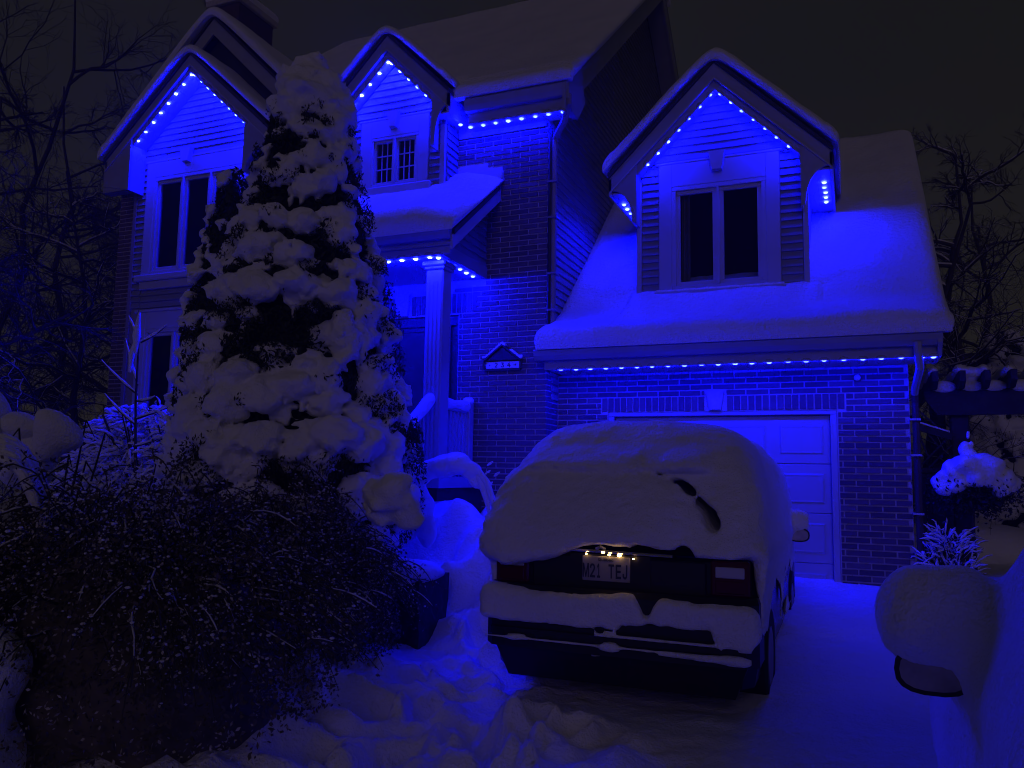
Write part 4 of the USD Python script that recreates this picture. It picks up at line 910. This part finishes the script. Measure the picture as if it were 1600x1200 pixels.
    for (lat, z, rx, rz, dep) in big:
        Rz = R(z); fr = math.sqrt(max(Rz*Rz - lat*lat, 0.0))*dep
        p = np.array([c[0], c[1]]) + right*lat + cam_dir*fr
        aa = math.atan2(p[1] - c[1], p[0] - c[0]); ax = np.stack([[math.cos(aa), math.sin(aa), 0], [-math.sin(aa), math.cos(aa), 0], [0, 0, 1]], 1)
        f.blob((p[0], p[1], z), (min(rx, .30)*.66, rx*.74, rz*.80), .022, ax, noise=.10, seed=int(abs(lat*100)) % 13, sc=8)
    g = np.stack(f.pts(), -1); m = np.abs(f.F) < .12; f.F[m] += .075*(meshkit.fbm(g[m]*11, 2, seed + 5) - .5) + .050*(meshkit.fbm(g[m]*27, 2, seed + 3) - .5)
    obj('snow_load', f.mesh(), SNOW, t, True)
    return t
CED = [(3.34, .06), (3.24, .20), (3.05, .29), (2.81, .35), (2.5, .40), (2.09, .50), (1.72, .60), (1.36, .69), (1.0, .77), (.59, .83), (.23, .92), (-.3, .95), (-1.1, .55)]
big = [(0, 3.36, .24, .22, .1), (.0, 3.20, .40, .25, .5), (.06, 3.04, .46, .20, .6), (-.16, 3.0, .24, .22, .7), (.24, 2.98, .22, .24, .8), (0, 3.16, .25, .20, .2), (.04, 2.98, .30, .16, .5), (-.14, 2.95, .16, .16, .9), (.2, 2.85, .16, .2, .9), (0.02, 3.32, .13, .10, 0),
       (-.57, 1.33, .20, .13, .95), (-.33, 1.36, .24, .15, 1.0), (-.04, 1.39, .24, .14, 1.0), (.25, 1.33, .22, .15, 1.0), (.46, 1.21, .17, .18, 1.0), (.32, .98, .15, .27, 1.04), (.42, 1.0, .14, .24, 1.0),
       (-.655, .68, .21, .17, .95), (-.44, .68, .22, .16, 1.0), (-.62, .89, .19, .15, .95), (-.24, .50, .17, .17, 1.02), (-.04, .60, .20, .13, 1.02), (.2, .66, .17, .2, 1.02), (.55, .70, .15, .24, .95),
       (.26, .25, .27, .18, 1.05), (.47, .2, .24, .2, 1.03), (.68, .12, .20, .24, .95), (-.74, .36, .22, .24, .9), (-.48, .45, .22, .18, 1.0), (-.24, .22, .22, .16, 1.02), (-.5, .12, .25, .2, .95), (.02, .15, .18, .14, 1.0), (.78, .40, .13, .26, .9),
       (-.07, 1.63, .20, .12, 1.0), (-.33, 1.69, .20, .13, 1.0), (.25, 1.86, .17, .14, 1.0), (-.01, 1.92, .17, .13, 1.0), (-.21, 1.95, .15, .13, 1.0), (.12, 2.3, .16, .14, 1.0), (.25, 2.45, .10, .16, 1.0), (-.15, 2.35, .13, .12, 1.0), (.05, 2.55, .13, .12, 1.0)]
cedar('cedar_tree', 'tall conical cedar loaded with snow standing before the house', (-4.20, 5.44), CED, 11, 70000, 560, big, .021)
cedar('cedar_tree', 'narrow snowy cedar behind the left side of the tall cedar', (-5.30, 5.80), [(2.80, .05), (2.55, .17), (2.2, .25), (1.8, .32), (1.2, .40), (.5, .45), (-.4, .45), (-1.1, .3)], 12, 16000, 330, [(-.1, 2.68, .12, .12, .5)], .026, -.3, .07, .13)
cedar('cedar_tree', 'short snowy cedar behind the right side of the tall cedar', (-4.02, 6.05), [(1.66, .04), (1.5, .10), (1.2, .17), (.8, .22), (.3, .22), (-.2, .22), (-1.2, .2)], 13, 9000, 70, [(.02, 1.45, .11, .17, .6), (.1, .95, .16, .22, .9), (-.05, .72, .18, .16, .9), (.12, .48, .15, .22, .9), (.05, .1, .2, .22, .9)], .026, -.9, .08, .14)

def bush(name, label, c, rx, ry, ztop, zb, seed, n_stem, n_leaf, snow_n, pads=(), lean=(0, 0)):
    r = np.random.default_rng(seed); t = thing(name, label, 'shrub', (c[0], c[1], zb))
    S_ = MB(); pts = []
    for i in range(n_stem):
        a = r.uniform(0, 2*np.pi); reach = r.uniform(.35, 1.12); apex = (ztop - zb)*r.uniform(.70, 1.04)*(1 - .25*max(reach - .7, 0))
        ex, ey = c[0] + lean[0] + rx*reach*math.cos(a), c[1] + lean[1] + ry*reach*math.sin(a)
        u = np.linspace(0, 1, 14); h_ = zb + apex*(1.9*u - 1.0*u*u*(.55 + .9*reach)) 
        wob = np.cumsum(r.normal(size=(14, 3))*.016, axis=0)
        q = np.stack([c[0] + (ex - c[0])*u, c[1] + (ey - c[1])*u, h_], -1) + wob
        q[:, 2] = np.maximum(q[:, 2], zb + .02); S_.tube(q, np.linspace(.010, .003, 14), 4, False); pts.append(q[3:])
        for k in range(4, 14, 2):
            d = r.normal(size=3)*.5 + np.array([math.cos(a), math.sin(a), -.35]); d /= np.linalg.norm(d); L = r.uniform(.12, .30)
            q2 = q[k] + np.linspace(0, 1, 6)[:, None]*d*L + np.array([0, 0, -.10])*(np.linspace(0, 1, 6)**2)[:, None]
            S_.tube(q2, np.linspace(.005, .002, 6), 3, False); pts.append(q2)
    obj('branches', S_, BARK, t)
    N_ = MB()
    for q in pts:
        k = 0
        while k < len(q) - 3:
            L = int(r.integers(3, 6))
            g_ = q[k:k + L]
            if r.uniform() < .30 and len(g_) >= 3:
                if abs(g_[-1][2] - g_[0][2]) < .6*np.linalg.norm(g_[-1] - g_[0]): N_.tube(g_ + np.array([0, 0, .008]), r.uniform(.0018, .0048)*np.sin(np.linspace(.35, 2.8, len(g_)))*r.uniform(.6, 1.3, len(g_)) + .001, 4, False)
            k += L
    obj('twig_snow', N_, SNOW, t, True, kind='stuff')
    P = np.vstack(pts); idx = r.integers(0, len(P), n_leaf); jit = r.normal(size=(n_leaf, 3))*.018
    nf_ = int(n_leaf*.62); obj('foliage', leaf_mesh(P[idx[:nf_]] + jit[:nf_], .022, r, .2, .6), LEAFB, t); obj('frosted_foliage', leaf_mesh(P[idx[nf_:]] + jit[nf_:], .017, r, .2, .6), LEAFW, t)
    th_, ph = np.meshgrid(np.linspace(.0, np.pi*.62, 16), np.linspace(0, 2*np.pi, 32, endpoint=False), indexing='ij')
    V = np.stack([c[0] + rx*.74*np.sin(th_)*np.cos(ph), c[1] + ry*.74*np.sin(th_)*np.sin(ph), zb - .1 + (ztop - zb)*.80*np.clip(np.cos(th_) + .35, 0, 2)/1.35], -1).reshape(-1, 3)
    V = V + (meshkit.fbm(V*3, 3, seed)[:, None] - .5)*.35
    Q = [[k*32 + i, (k+1)*32 + i, (k+1)*32 + (i+1) % 32, k*32 + (i+1) % 32] for k in range(15) for i in range(32)]
    obj('inner_foliage', (V, Q), LEAFB, t, True)
    k_ = 26000; dd = r.normal(size=(k_, 3)); dd /= np.linalg.norm(dd, axis=1, keepdims=True); dd[:, 2] = np.abs(dd[:, 2]); rr_ = r.uniform(.74, .98, k_)[:, None]
    Pc = np.c_[c[0] + rx*dd[:, 0]*rr_[:, 0], c[1] + ry*dd[:, 1]*rr_[:, 0], zb + (ztop - zb)*dd[:, 2]*rr_[:, 0]*.98]
    Pc = Pc + (meshkit.fbm(Pc*4, 2, seed)[:, None] - .5)*.25; fr_ = meshkit.fbm(Pc*5, 2, seed + 2) + r.normal(size=k_)*.05 > .60
    obj('foliage', leaf_mesh(Pc[~fr_], .026, r, .5, .5), LEAFB, t); obj('frosted_foliage', leaf_mesh(Pc[fr_], .020, r, .5, .5), LEAFW, t)
    # snow crumbs on the upper sides of twigs
    w = np.clip((P[:, 2] - zb)/(ztop - zb), 0.05, 1)**1.2; idx = r.choice(len(P), snow_n, p=w/w.sum())
    o = trimesh.creation.icosphere(subdivisions=0); sz = r.uniform(.003, .010, snow_n)
    sc_ = np.stack([sz*r.uniform(.8, 1.6, snow_n), sz*r.uniform(.8, 1.6, snow_n), sz*.75], -1)
    V = (o.vertices[None]*sc_[:, None] + (P[idx] + np.array([0, 0, .012]))[:, None]).reshape(-1, 3)
    Fc = (o.faces[None] + (np.arange(snow_n)*len(o.vertices))[:, None, None]).reshape(-1, 3)
    obj('snow_crumbs', trimesh.Trimesh(V, Fc, process=False), SNOW, t, True)
    if pads:
        lo = np.min([np.array(p[0]) - max(p[1])*1.5 - .05 for p in pads], axis=0); hi = np.max([np.array(p[0]) + max(p[1])*1.5 + .05 for p in pads], axis=0)
        f = Field(lo, hi, .024)
        for k, (pc, pr) in enumerate(pads): f.blob(pc, pr, .04, noise=.12, seed=k, sc=9)
        obj('snow_pads', f.mesh(), SNOW, t, True)
    return t
bush('spreading_shrub', 'wide dark spreading shrub with arching twigs in the left foreground', (-3.42, 3.15), 1.10, 1.0, -.02, -1.20, 21, 260, 34000, 4200,
     [])
bush('spreading_shrub', 'dark drooping shrub between the tall cedar and the trodden path', (-3.52, 4.55), .66, 1.0, -.06, -1.25, 22, 230, 30000, 3000,
     [((-2.62, 4.35, -.13), (.15, .14, .13)), ((-2.72, 4.38, -.22), (.12, .12, .10)), ((-2.55, 4.42, -.24), (.10, .10, .09))])
def snowtwigs(name, label, c, rx, ry, z0, z1, seed, n, cat='shrub', upright=.3, fat=(.010, .026), L=(.12, .32), dark=True):
    r = np.random.default_rng(seed); t = thing(name, label, cat, (c[0], c[1], z0)); S_, D_ = MB(), MB()
    for i in range(n):
        a = r.uniform(0, 2*np.pi); q = r.uniform()**.5; z = r.uniform()
        env = math.sqrt(max(1 - (z*.95)**2, .05))
        p = np.array([c[0] + rx*q*env*math.cos(a), c[1] + ry*q*env*math.sin(a), z0 + (z1 - z0)*z])
        d = np.array([math.cos(a)*.7, math.sin(a)*.7, 0]) + r.normal(size=3)*.45 + np.array([0, 0, upright]); d /= np.linalg.norm(d); l = r.uniform(*L)
        u = np.linspace(0, 1, 6)[:, None]; q_ = p + d*l*u + np.array([0, 0, -.35*l])*u*u + np.cumsum(r.normal(size=(6, 3))*.008, axis=0)
        w = r.uniform(*fat); rad = w*np.array([.35, .9, 1.0, 1.1, .9, .3])*r.uniform(.7, 1.3, 6)
        if dark: D_.tube(q_ - np.array([0, 0, w*.85]), [.006, .005, .005, .004, .003, .002], 3, False)
        S_.tube(q_, rad, 6)
    for i in range(14):
        a = r.uniform(0, 2*np.pi); D_.tube([(c[0], c[1], z0 - .2), (c[0] + rx*.3*math.cos(a), c[1] + ry*.3*math.sin(a), (z0 + z1)/2), (c[0] + rx*.8*math.cos(a), c[1] + ry*.8*math.sin(a), z1 - .1)], [.02, .014, .006], 5)
    obj('branches', D_, BARK, t); obj('snow_load', S_, SNOW, t, True)
    return t
snowtwigs('snowy_shrub', 'twiggy shrub thick with blue lit snow left of the cedars', (-6.95, 6.55), 1.05, .75, -.95, .62, 31, 2100, fat=(.008, .022), L=(.10, .26))
snowtwigs('snowy_shrub', 'lower snowy shrub tucked against the left foot of the cedar', (-6.0, 6.1), .5, .4, -.9, .50, 32, 700, fat=(.008, .022), L=(.10, .26))
snowtwigs('snowy_shrub', 'small upright snowy shrub beside the garage corner and gate', (.86, 9.35), .26, .2, -1.15, -.55, 33, 300, upright=1.1, fat=(.005, .012), L=(.12, .30))
# thin sapling
t = thing('sapling', 'thin bare sapling with snow on its few forked branches at the left', 'tree', (-6.43, 5.91, -1.0))
K_ = 1.28; sc3 = lambda a: np.asarray(a, float)*K_
obj('trunk', MB().tube(sc3([(-5.02, 4.62, -1.0), (-5.00, 4.60, -.2), (-5.04, 4.58, .5), (-5.03, 4.56, 1.05), (-5.04, 4.55, 1.20)]), [.022, .016, .012, .008, .004], 6), BARK, t)
br, sn_ = MB(), MB()
for (z, dx, dy, dz, L_) in ((.32, -.40, .05, .24, 1), (.36, .42, .18, .20, 1), (.55, -.34, -.05, .26, 1), (.5, .2, -.02, .02, 1), (.95, .15, .1, .14, 1), (.98, -.12, -.02, .17, 1), (.62, -.16, .0, .36, 1), (.15, .3, .1, .12, 1)):
    u = np.linspace(0, 1, 7)[:, None]; q_ = np.array([-5.03, 4.58, z]) + np.array([dx, dy, dz])*u + np.array([0, 0, .05])*u*(u - 1)
    q_ = q_*K_; br.tube(q_, np.linspace(.009, .003, 7), 5); w = .013*np.array([.3, .8, 1, 1.1, .9, .7, .3])*nr.uniform(.6, 1.3, 7); sn_.tube(q_ + np.array([0, 0, .017]), w, 7)
sn_.tube(sc3([(-5.04, 4.55, .86), (-5.045, 4.55, 1.0), (-5.03, 4.55, 1.18)]), [.012, .04, .012], 7); sn_.tube(sc3([(-5.09, 4.55, .72), (-5.08, 4.55, .86), (-5.06, 4.55, .95)]), [.012, .03, .012], 7)
obj('branches', br, BARK, t); obj('snow_load', sn_, SNOW, t, True)
def mound(name, label, blobs, cat='snow', h=.026, k=.08, noise=.05, mat=SNOW, parent=None):
    lo = np.min([np.array(b[0]) - max(np.atleast_1d(b[1]))*1.45 - .08 for b in blobs], axis=0); hi = np.max([np.array(b[0]) + max(np.atleast_1d(b[1]))*1.45 + .08 for b in blobs], axis=0)
    f = Field(lo, hi, h)
    for i, b in enumerate(blobs): f.blob(b[0], b[1], k, b[2] if len(b) > 2 else None, noise=noise, seed=i, sc=5)
    return obj(name, f.mesh(), mat, parent, True, label=label if not parent else None, cat=cat if not parent else None)
def rot_img(c, ang):      # ellipsoid axes turned by ang in the plane facing the viewer
    d = np.array([c[0], c[1], 0.]); d /= np.linalg.norm(d); r = np.array([d[1], -d[0], 0]); u = np.array([0, 0, 1.])
    return np.stack([r*math.cos(ang) + u*math.sin(ang), -r*math.sin(ang) + u*math.cos(ang), d], 1)
# heavy rounded clumps at the left edge
t = thing('snowy_shrub', 'shrub at the left edge bowed under big rounded pillows of snow', 'shrub', (-4.25, 3.3, -1.0))
c1, c2, c3, c4 = (-4.45, 3.24, .22), (-4.24, 3.32, .21), (-4.42, 3.30, .02), (-4.62, 3.18, .36)
mound('snow_pillow', '', [(c1, (.12, .085, .10), rot_img(c1, -.1))], parent=t, noise=.07); mound('snow_pillow', '', [(c2, (.155, .09, .10), rot_img(c2, -.75)), ((-4.30, 3.3, .12), (.09, .08, .10))], parent=t, noise=.07)
mound('snow_pillow', '', [(c3, (.17, .16, .12), rot_img(c3, 1.2))], parent=t, noise=.08); mound('snow_pillow', '', [(c4, (.14, .07, .1), rot_img(c4, -.9)), ((-4.6, 3.05, .2), (.16, .2, .12))], parent=t, noise=.03)
b_ = MB()
for i in range(9):
    a = rng.uniform(0, 6.28); p0 = np.array([-4.25, 3.3, -1.1]); p1 = np.array([-4.25 + .35*math.cos(a), 3.3 + .3*math.sin(a), rng.uniform(-.1, .3)])
    b_.tube([p0, (p0 + p1)/2 + np.array([.04*math.cos(a), .04*math.sin(a), .15]), p1, p1 + np.array([.12*math.cos(a), .1*math.sin(a), -.1])], [.014, .010, .006, .003], 4)
obj('branches', b_, BARK, t)
t = thing('weeping_shrub', 'low weeping shrub with ribs of dark arching stems at the far left', 'shrub', (-3.95, 2.75, -1.0))
b_, s2 = MB(), MB()
for i in range(11):
    o = i*.045; u = np.linspace(0, 1, 12)[:, None]
    base = np.array([-4.25 + o*.6, 2.82 - o*.3, .10 - o*.25]); end = np.array([-3.72 + o*.35, 2.98 - o*.4, -.42 - o*.3])
    q_ = base + (end - base)*u + np.array([.05, .02, .22])*np.sin(u*np.pi)*(1 - .2*u)
    b_.tube(q_, np.linspace(.012, .006, 12), 5); s2.tube(q_ + np.array([.012, -.012, .024]), .024*np.sin(np.linspace(.2, 3.0, 12))*nr.uniform(.6, 1.2, 12) + .003, 6)
    b_.tube([base, base + np.array([-.1, 0, -.5]), np.array([-4.1, 2.9, -1.1])], .012, 5)
obj('branches', b_, BARK, t); obj('snow_load', s2, SNOW, t, True)
mound('snow_mound', 'pile of snow at the lower left in front of the dark shrub', [((-3.62, 2.22, -.62), (.30, .22, .22)), ((-3.35, 2.30, -.85), (.25, .2, .2)), ((-3.8, 2.2, -.95), (.4, .3, .4)), ((-3.5, 2.2, -1.2), (.45, .35, .4))])
# snow heaps and plants beside the walk
t = thing('bent_plant', 'leafy plant bent over under snow in front of the porch railing', 'plant', (-3.55, 6.9, -1.2))
blobs = [((-3.52 + a, 6.9 + a*.3, z), (r1, r1, r2)) for a, z, r1, r2 in ((-.20, .02, .12, .09), (-.08, .06, .14, .11), (.05, .09, .16, .12), (.18, .02, .12, .09), (.24, -.08, .07, .06), (-.30, -.05, .12, .10), (-.36, -.2, .13, .16), (-.28, -.33, .13, .2), (-.20, -.5, .08, .2), (-.42, -.45, .13, .22))]
mound('snow_load', '', blobs, parent=t, h=.02, k=.03, noise=.12)
b_, s2 = MB(), MB()
for i in range(0):
    a = rng.uniform(0, 6.28); rr_ = rng.uniform(.1, .25)
    b_.tube([(-3.52, 6.9, -1.3), (-3.5 + rr_*.3*math.cos(a), 6.9 + .05*math.sin(a), -.5), (-3.5 + rr_*math.cos(a), 6.92 + rr_*.4*math.sin(a), .03)], [.010, .008, .005], 5)
for dx, dz in ((.16, .0), (.10, .05)):
    q_ = np.array([[-3.42 + dx, 6.93, .03 + dz], [-3.32 + dx, 6.95, -.10], [-3.26 + dx, 6.97, -.28], [-3.22 + dx, 6.98, -.48]]); b_.tube(q_, [.008, .007, .006, .004], 5); s2.tube(q_ + np.array([0, -.01, .015]), [.03, .035, .03, .01], 6)
for i in range(9):
    p0 = np.array([-3.30 + rng.uniform(0, .1), 6.95, rng.uniform(-.15, .0)]); p1 = p0 + np.array([rng.uniform(.05, .16), .02, rng.uniform(-.12, .22)]); b_.tube([p0, p1], [.004, .002], 4); s2.tube([p1 - .02, p1, p1 + .02], [.006, .014, .006], 6)
obj('branches', b_, BARK, t); obj('snow_load', s2, SNOW, t, True)
t = thing('stone_block', 'dark stone edging block capped with snow beside the trodden path', 'stone block', (-3.35, 5.95, -1.45))
blk = trimesh.creation.box((.46, .5, .58)).subdivide().subdivide().subdivide(); v = blk.vertices + np.array([-3.42, 6.0, -1.14]); v = v + (meshkit.fbm(v*5, 3, 2)[:, None] - .5)*.07
obj('stone', trimesh.Trimesh(v, blk.faces, process=False), STONEW, t)
mound('snow_cap', '', [((-3.42, 6.0, -.82), (.30, .32, .09)), ((-3.32, 5.85, -.80), (.16, .16, .08)), ((-3.6, 5.9, -.80), (.2, .2, .1))], parent=t)

# ------------------------------------------------------------------ right: pergola, gate, plants
t = thing('pergola', 'dark wooden pergola with snow between its rafters right of the garage', 'pergola', (1.06, 10.2, -1.3))
def wood(nm, m, par=t): return obj(nm, m, WOODD, par)
wood('beam', MB().prism_y([(.74, .90), (.86, .72), (3.2, .72), (3.2, .99), (.74, .99)], 10.02, 10.09)); wood('beam', MB().box(.80, 3.2, 10.24, 10.30, .74, .98, .008))
wood('post', MB().box(.99, 1.17, 10.095, 10.235, -1.5, .985, .012)); wood('post', MB().box(.99, 1.17, 12.5, 12.66, -1.5, .985, .012)); wood('post', MB().box(3.0, 3.16, 10.095, 10.235, -1.5, .985, .012))
for i, x in enumerate((.80, 1.06, 1.29, 1.53, 1.78, 2.03)): wood('rafter', MB().prism_x([(9.72, 1.06), (9.86, .995), (12.9, .995), (12.9, 1.17), (9.72, 1.17)], x, x + .055))
f = Field((.70, 9.66, .90), (2.3, 12.0, 1.42), .028)
for x in (.80, 1.06, 1.29, 1.53, 1.78, 2.03):
    for y in np.arange(10.05, 12, .13): f.blob((x + .028, y, 1.20 + .015*math.sin(y*9 + x*5)), (.058, .10, .065), .03)
for x in (.93, 1.20, 1.42, 1.66, 1.9):
    for y in (10.05, 10.26): f.blob((x, y, 1.03), (.12, .07, .07), .03, noise=.03)
f.blob((1.19, 10.1, 1.17), (.10, .12, .09), .04)
obj('snow_load', f.mesh(), SNOW, t, True)
g = thing('garden_gate', 'dark wooden gate with a lattice top between garage corner and pergola post', 'gate', (.80, 10.0, -1.3))
for i in range(4): obj('board', MB().box(.64 + i*.085, .64 + i*.085 + .078, 9.99, 10.015, -1.3, .08, .003), WOODD, g)
obj('top_rail', hull([(x, y, z + d) for y in (9.97, 10.03) for x, z in ((.63, .56), (.985, .44)) for d in (0, .075)]), WOODD, g); obj('mid_rail', MB().box(.63, .985, 9.97, 10.03, .085, .14, .005), WOODD, g)
for i in range(4):
    x0 = .64 + i*.10; obj('lattice_slat', hull([(x + d, y, z) for y in (9.985, 9.997) for x, z in ((x0, .14), (min(x0 + .30, .97), .14 + (min(x0 + .30, .97) - x0)*1.1)) for d in (0, .022)]), WOODD, g)
    obj('lattice_slat', hull([(x + d, y, z) for y in (10.0, 10.012) for x, z in ((x0, .14 + min(x0 - .62, .34)*1.1), (max(x0 - .30, .63), .14 + min(x0 - .62, .34)*1.1 + (x0 - max(x0 - .3, .63))*.0 + .3)) for d in (0, .022)]), WOODD, g)
obj('gate_snow', hull([(x, y, z + d) for y in (9.98, 10.02) for x, z in ((.66, .635), (.97, .525)) for d in (0, .018)]), SNOW, g)
t = thing('standard_shrub', 'round topped shrub on a thin stem capped with snow by the pergola post', 'shrub', (1.08, 9.45, -1.2))
blobs = [((1.08 + a, 9.40 + b, z), (r1, r1, r2)) for a, b, z, r1, r2 in ((-.14, -.05, .07, .13, .12), (-.03, -.07, .13, .15, .12), (.12, -.05, .14, .16, .13), (.25, -.02, .05, .13, .13), (-.22, -.02, -.02, .10, .11), (.02, -.12, .02, .13, .10), (.33, .0, -.04, .08, .09), (.24, -.07, -.07, .08, .07), (-.12, -.08, -.06, .08, .08), (.16, -.10, .03, .12, .10), (.0, .02, .27, .06, .05), (-.03, .02, .33, .035, .05), (.03, .02, .37, .03, .05), (-.01, .02, .44, .025, .05), (.05, .02, .28, .04, .04))]
mound('snow_load', '', blobs, parent=t, h=.016, k=.02, noise=.16)
P = nr.normal(size=(3600, 3))*np.array([.17, .12, .10]) + np.array([1.12, 9.46, -.12])
obj('foliage', leaf_mesh(P, .045, nr, .3, .5), LEAFD, t); obj('stem', MB().tube([(1.10, 9.45, -1.3), (1.09, 9.44, -.5), (1.10, 9.43, 0)], [.02, .018, .012], 6), BARK, t)
cedar('evergreen_tree', 'broad snow dusted evergreen behind the pergola at the right edge', (2.25, 14.6), [(2.35, .1), (2.1, .35), (1.5, .65), (.8, .85), (0, 1.0), (-.8, 1.0), (-1.3, .8)], 15, 16000, 620, [], .04, -1.2, .12, .24)
mound('snow_mound', 'pale snow covered slope glimpsed through the gap beside the gate', [((1.4, 13.0, -.9), (1.2, .6, .35)), ((.9, 12.4, -1.0), (.6, .5, .3)), ((2.0, 17.5, .1), (2.2, 1.2, .7)), ((.6, 17.0, -.2), (1.5, 1, .9))], h=.07)

# ------------------------------------------------------------------ bare trees behind
def bare_tree(name, label, base, height, seed, spread=.5, levels=4, trunk=.14, group=None, snow=True, first=.18):
    r = np.random.default_rng(seed); t = thing(name, label, 'tree', base); T_, B_, S_ = MB(), MB(), MB(); cnt = [0]
    def grow(p, d, L, rad, lv):
        n = 6 if lv else 9; u = np.linspace(0, 1, n); d = d/np.linalg.norm(d)
        q = p + d*L*u[:, None] + np.cumsum(r.normal(size=(n, 3))*L*.030, axis=0)
        if lv >= 1: q[:, 2] += -.10*L*u*u + .16*L*u**3*(lv < 3)
        q[0] = p
        (T_ if lv == 0 else B_).tube(q, np.linspace(rad, rad*(.45 if lv else .18), n), 7 if lv == 0 else (5 if lv == 1 else 3), False)
        if snow and lv >= 1 and abs(d[2]) < .8 and rad > .006: S_.tube(q + np.array([0, 0, rad*.9]), np.linspace(rad, rad*.5, n)*r.uniform(.5, 1.0), 4, False)
        if lv >= levels: return
        k = [16, 7, 6, 5][lv] if lv < 4 else 3
        for i in range(k):
            f_ = r.uniform(first if lv == 0 else .2, 1.0); j = min(int(f_*(n - 1)), n - 2); pp = q[j] + (q[j+1] - q[j])*(f_*(n - 1) - j)
            a = r.uniform(0, 2*np.pi)
            if lv == 0: nd = np.array([math.cos(a), math.sin(a), r.uniform(.0, .7)]); nl = height*spread*(1.05 - .75*f_)*r.uniform(.6, 1.1)
            else:
                nd = d + r.normal(size=3)*.75; nl = L*r.uniform(.35, .62)
            grow(pp, nd, nl, max(rad*(.42 if lv == 0 else .5)*(1.1 - .4*f_), .0035), lv + 1)
    grow(np.array(base), np.array([r.uniform(-.06, .06), r.uniform(-.06, .06), 1.]), height, trunk, 0)
    obj('trunk', T_, BARK, t, True); obj('branches', B_, BARK, t)
    if snow and S_.v: obj('snow_load', S_, SNOW, t)
    return t
GL = None
bare_tree('bare_tree', 'large bare tree spreading over the upper left corner', (-15.5, 9.8, -1.2), 12.0, 41, .46, 4, .11, snow=False)
bare_tree('bare_tree', 'bare tree close to the left corner of the brick house', (-15.0, 14.6, -1.2), 11.0, 42, .42, 4, .12, snow=False)
bare_tree('bare_tree', 'dark leafless tree at the far left edge behind the snowy pillows', (-10.6, 6.6, -1.2), 6.5, 43, .46, 4, .11, snow=False)
bare_tree('bare_tree', 'slim leafless tree low in the gap left of the bay windows', (-13.2, 10.6, -1.2), 6.0, 44, .5, 4, .08, first=.1)
bare_tree('bare_tree', 'farther leafless tree whose dark trunk stands left of the house wall', (-18.5, 17.8, -1.2), 11.0, 45, .42, 4, .16, snow=False)
bare_tree('bare_tree', 'thin bare tree rising between the big left trees', (-17.0, 13.6, -1.2), 9.0, 51, .5, 4, .10, snow=False, first=.08)
bare_tree('bare_tree', 'bare tree with low twiggy limbs left of the brick corner', (-20.5, 19.5, -1.2), 11.0, 52, .45, 4, .14, snow=False, first=.08)
bare_tree('bare_tree', 'twiggy bare tree behind the left snow pillows', (-13.6, 8.2, -1.2), 7.0, 53, .5, 4, .09, snow=False, first=.06)
bare_tree('bare_tree', 'faint bare tree right of the garage roof', (2.55, 20.0, -1.2), 9.0, 46, .45, 4, .13)
bare_tree('bare_tree', 'bare tree with slanting limbs above the pergola', (1.55, 15.5, -1.2), 6.0, 47, .55, 4, .10, first=.1)
bare_tree('bare_tree', 'distant bare tree at the right edge of the picture', (3.5, 23.0, -1.2), 9.0, 48, .45, 4, .13, snow=False)

# ------------------------------------------------------------------ the damp snowy air
HZ = look('haze', {"v": ("principled_volume", {"color": (.88, .88, .92), "density": .0027, "anisotropy": .35})}, [], surface=None, volume="v.volume")
obj('haze', MB().box(-125, 105, -90, 130, -3.2, 13.5).build(), HZ, kind='stuff')
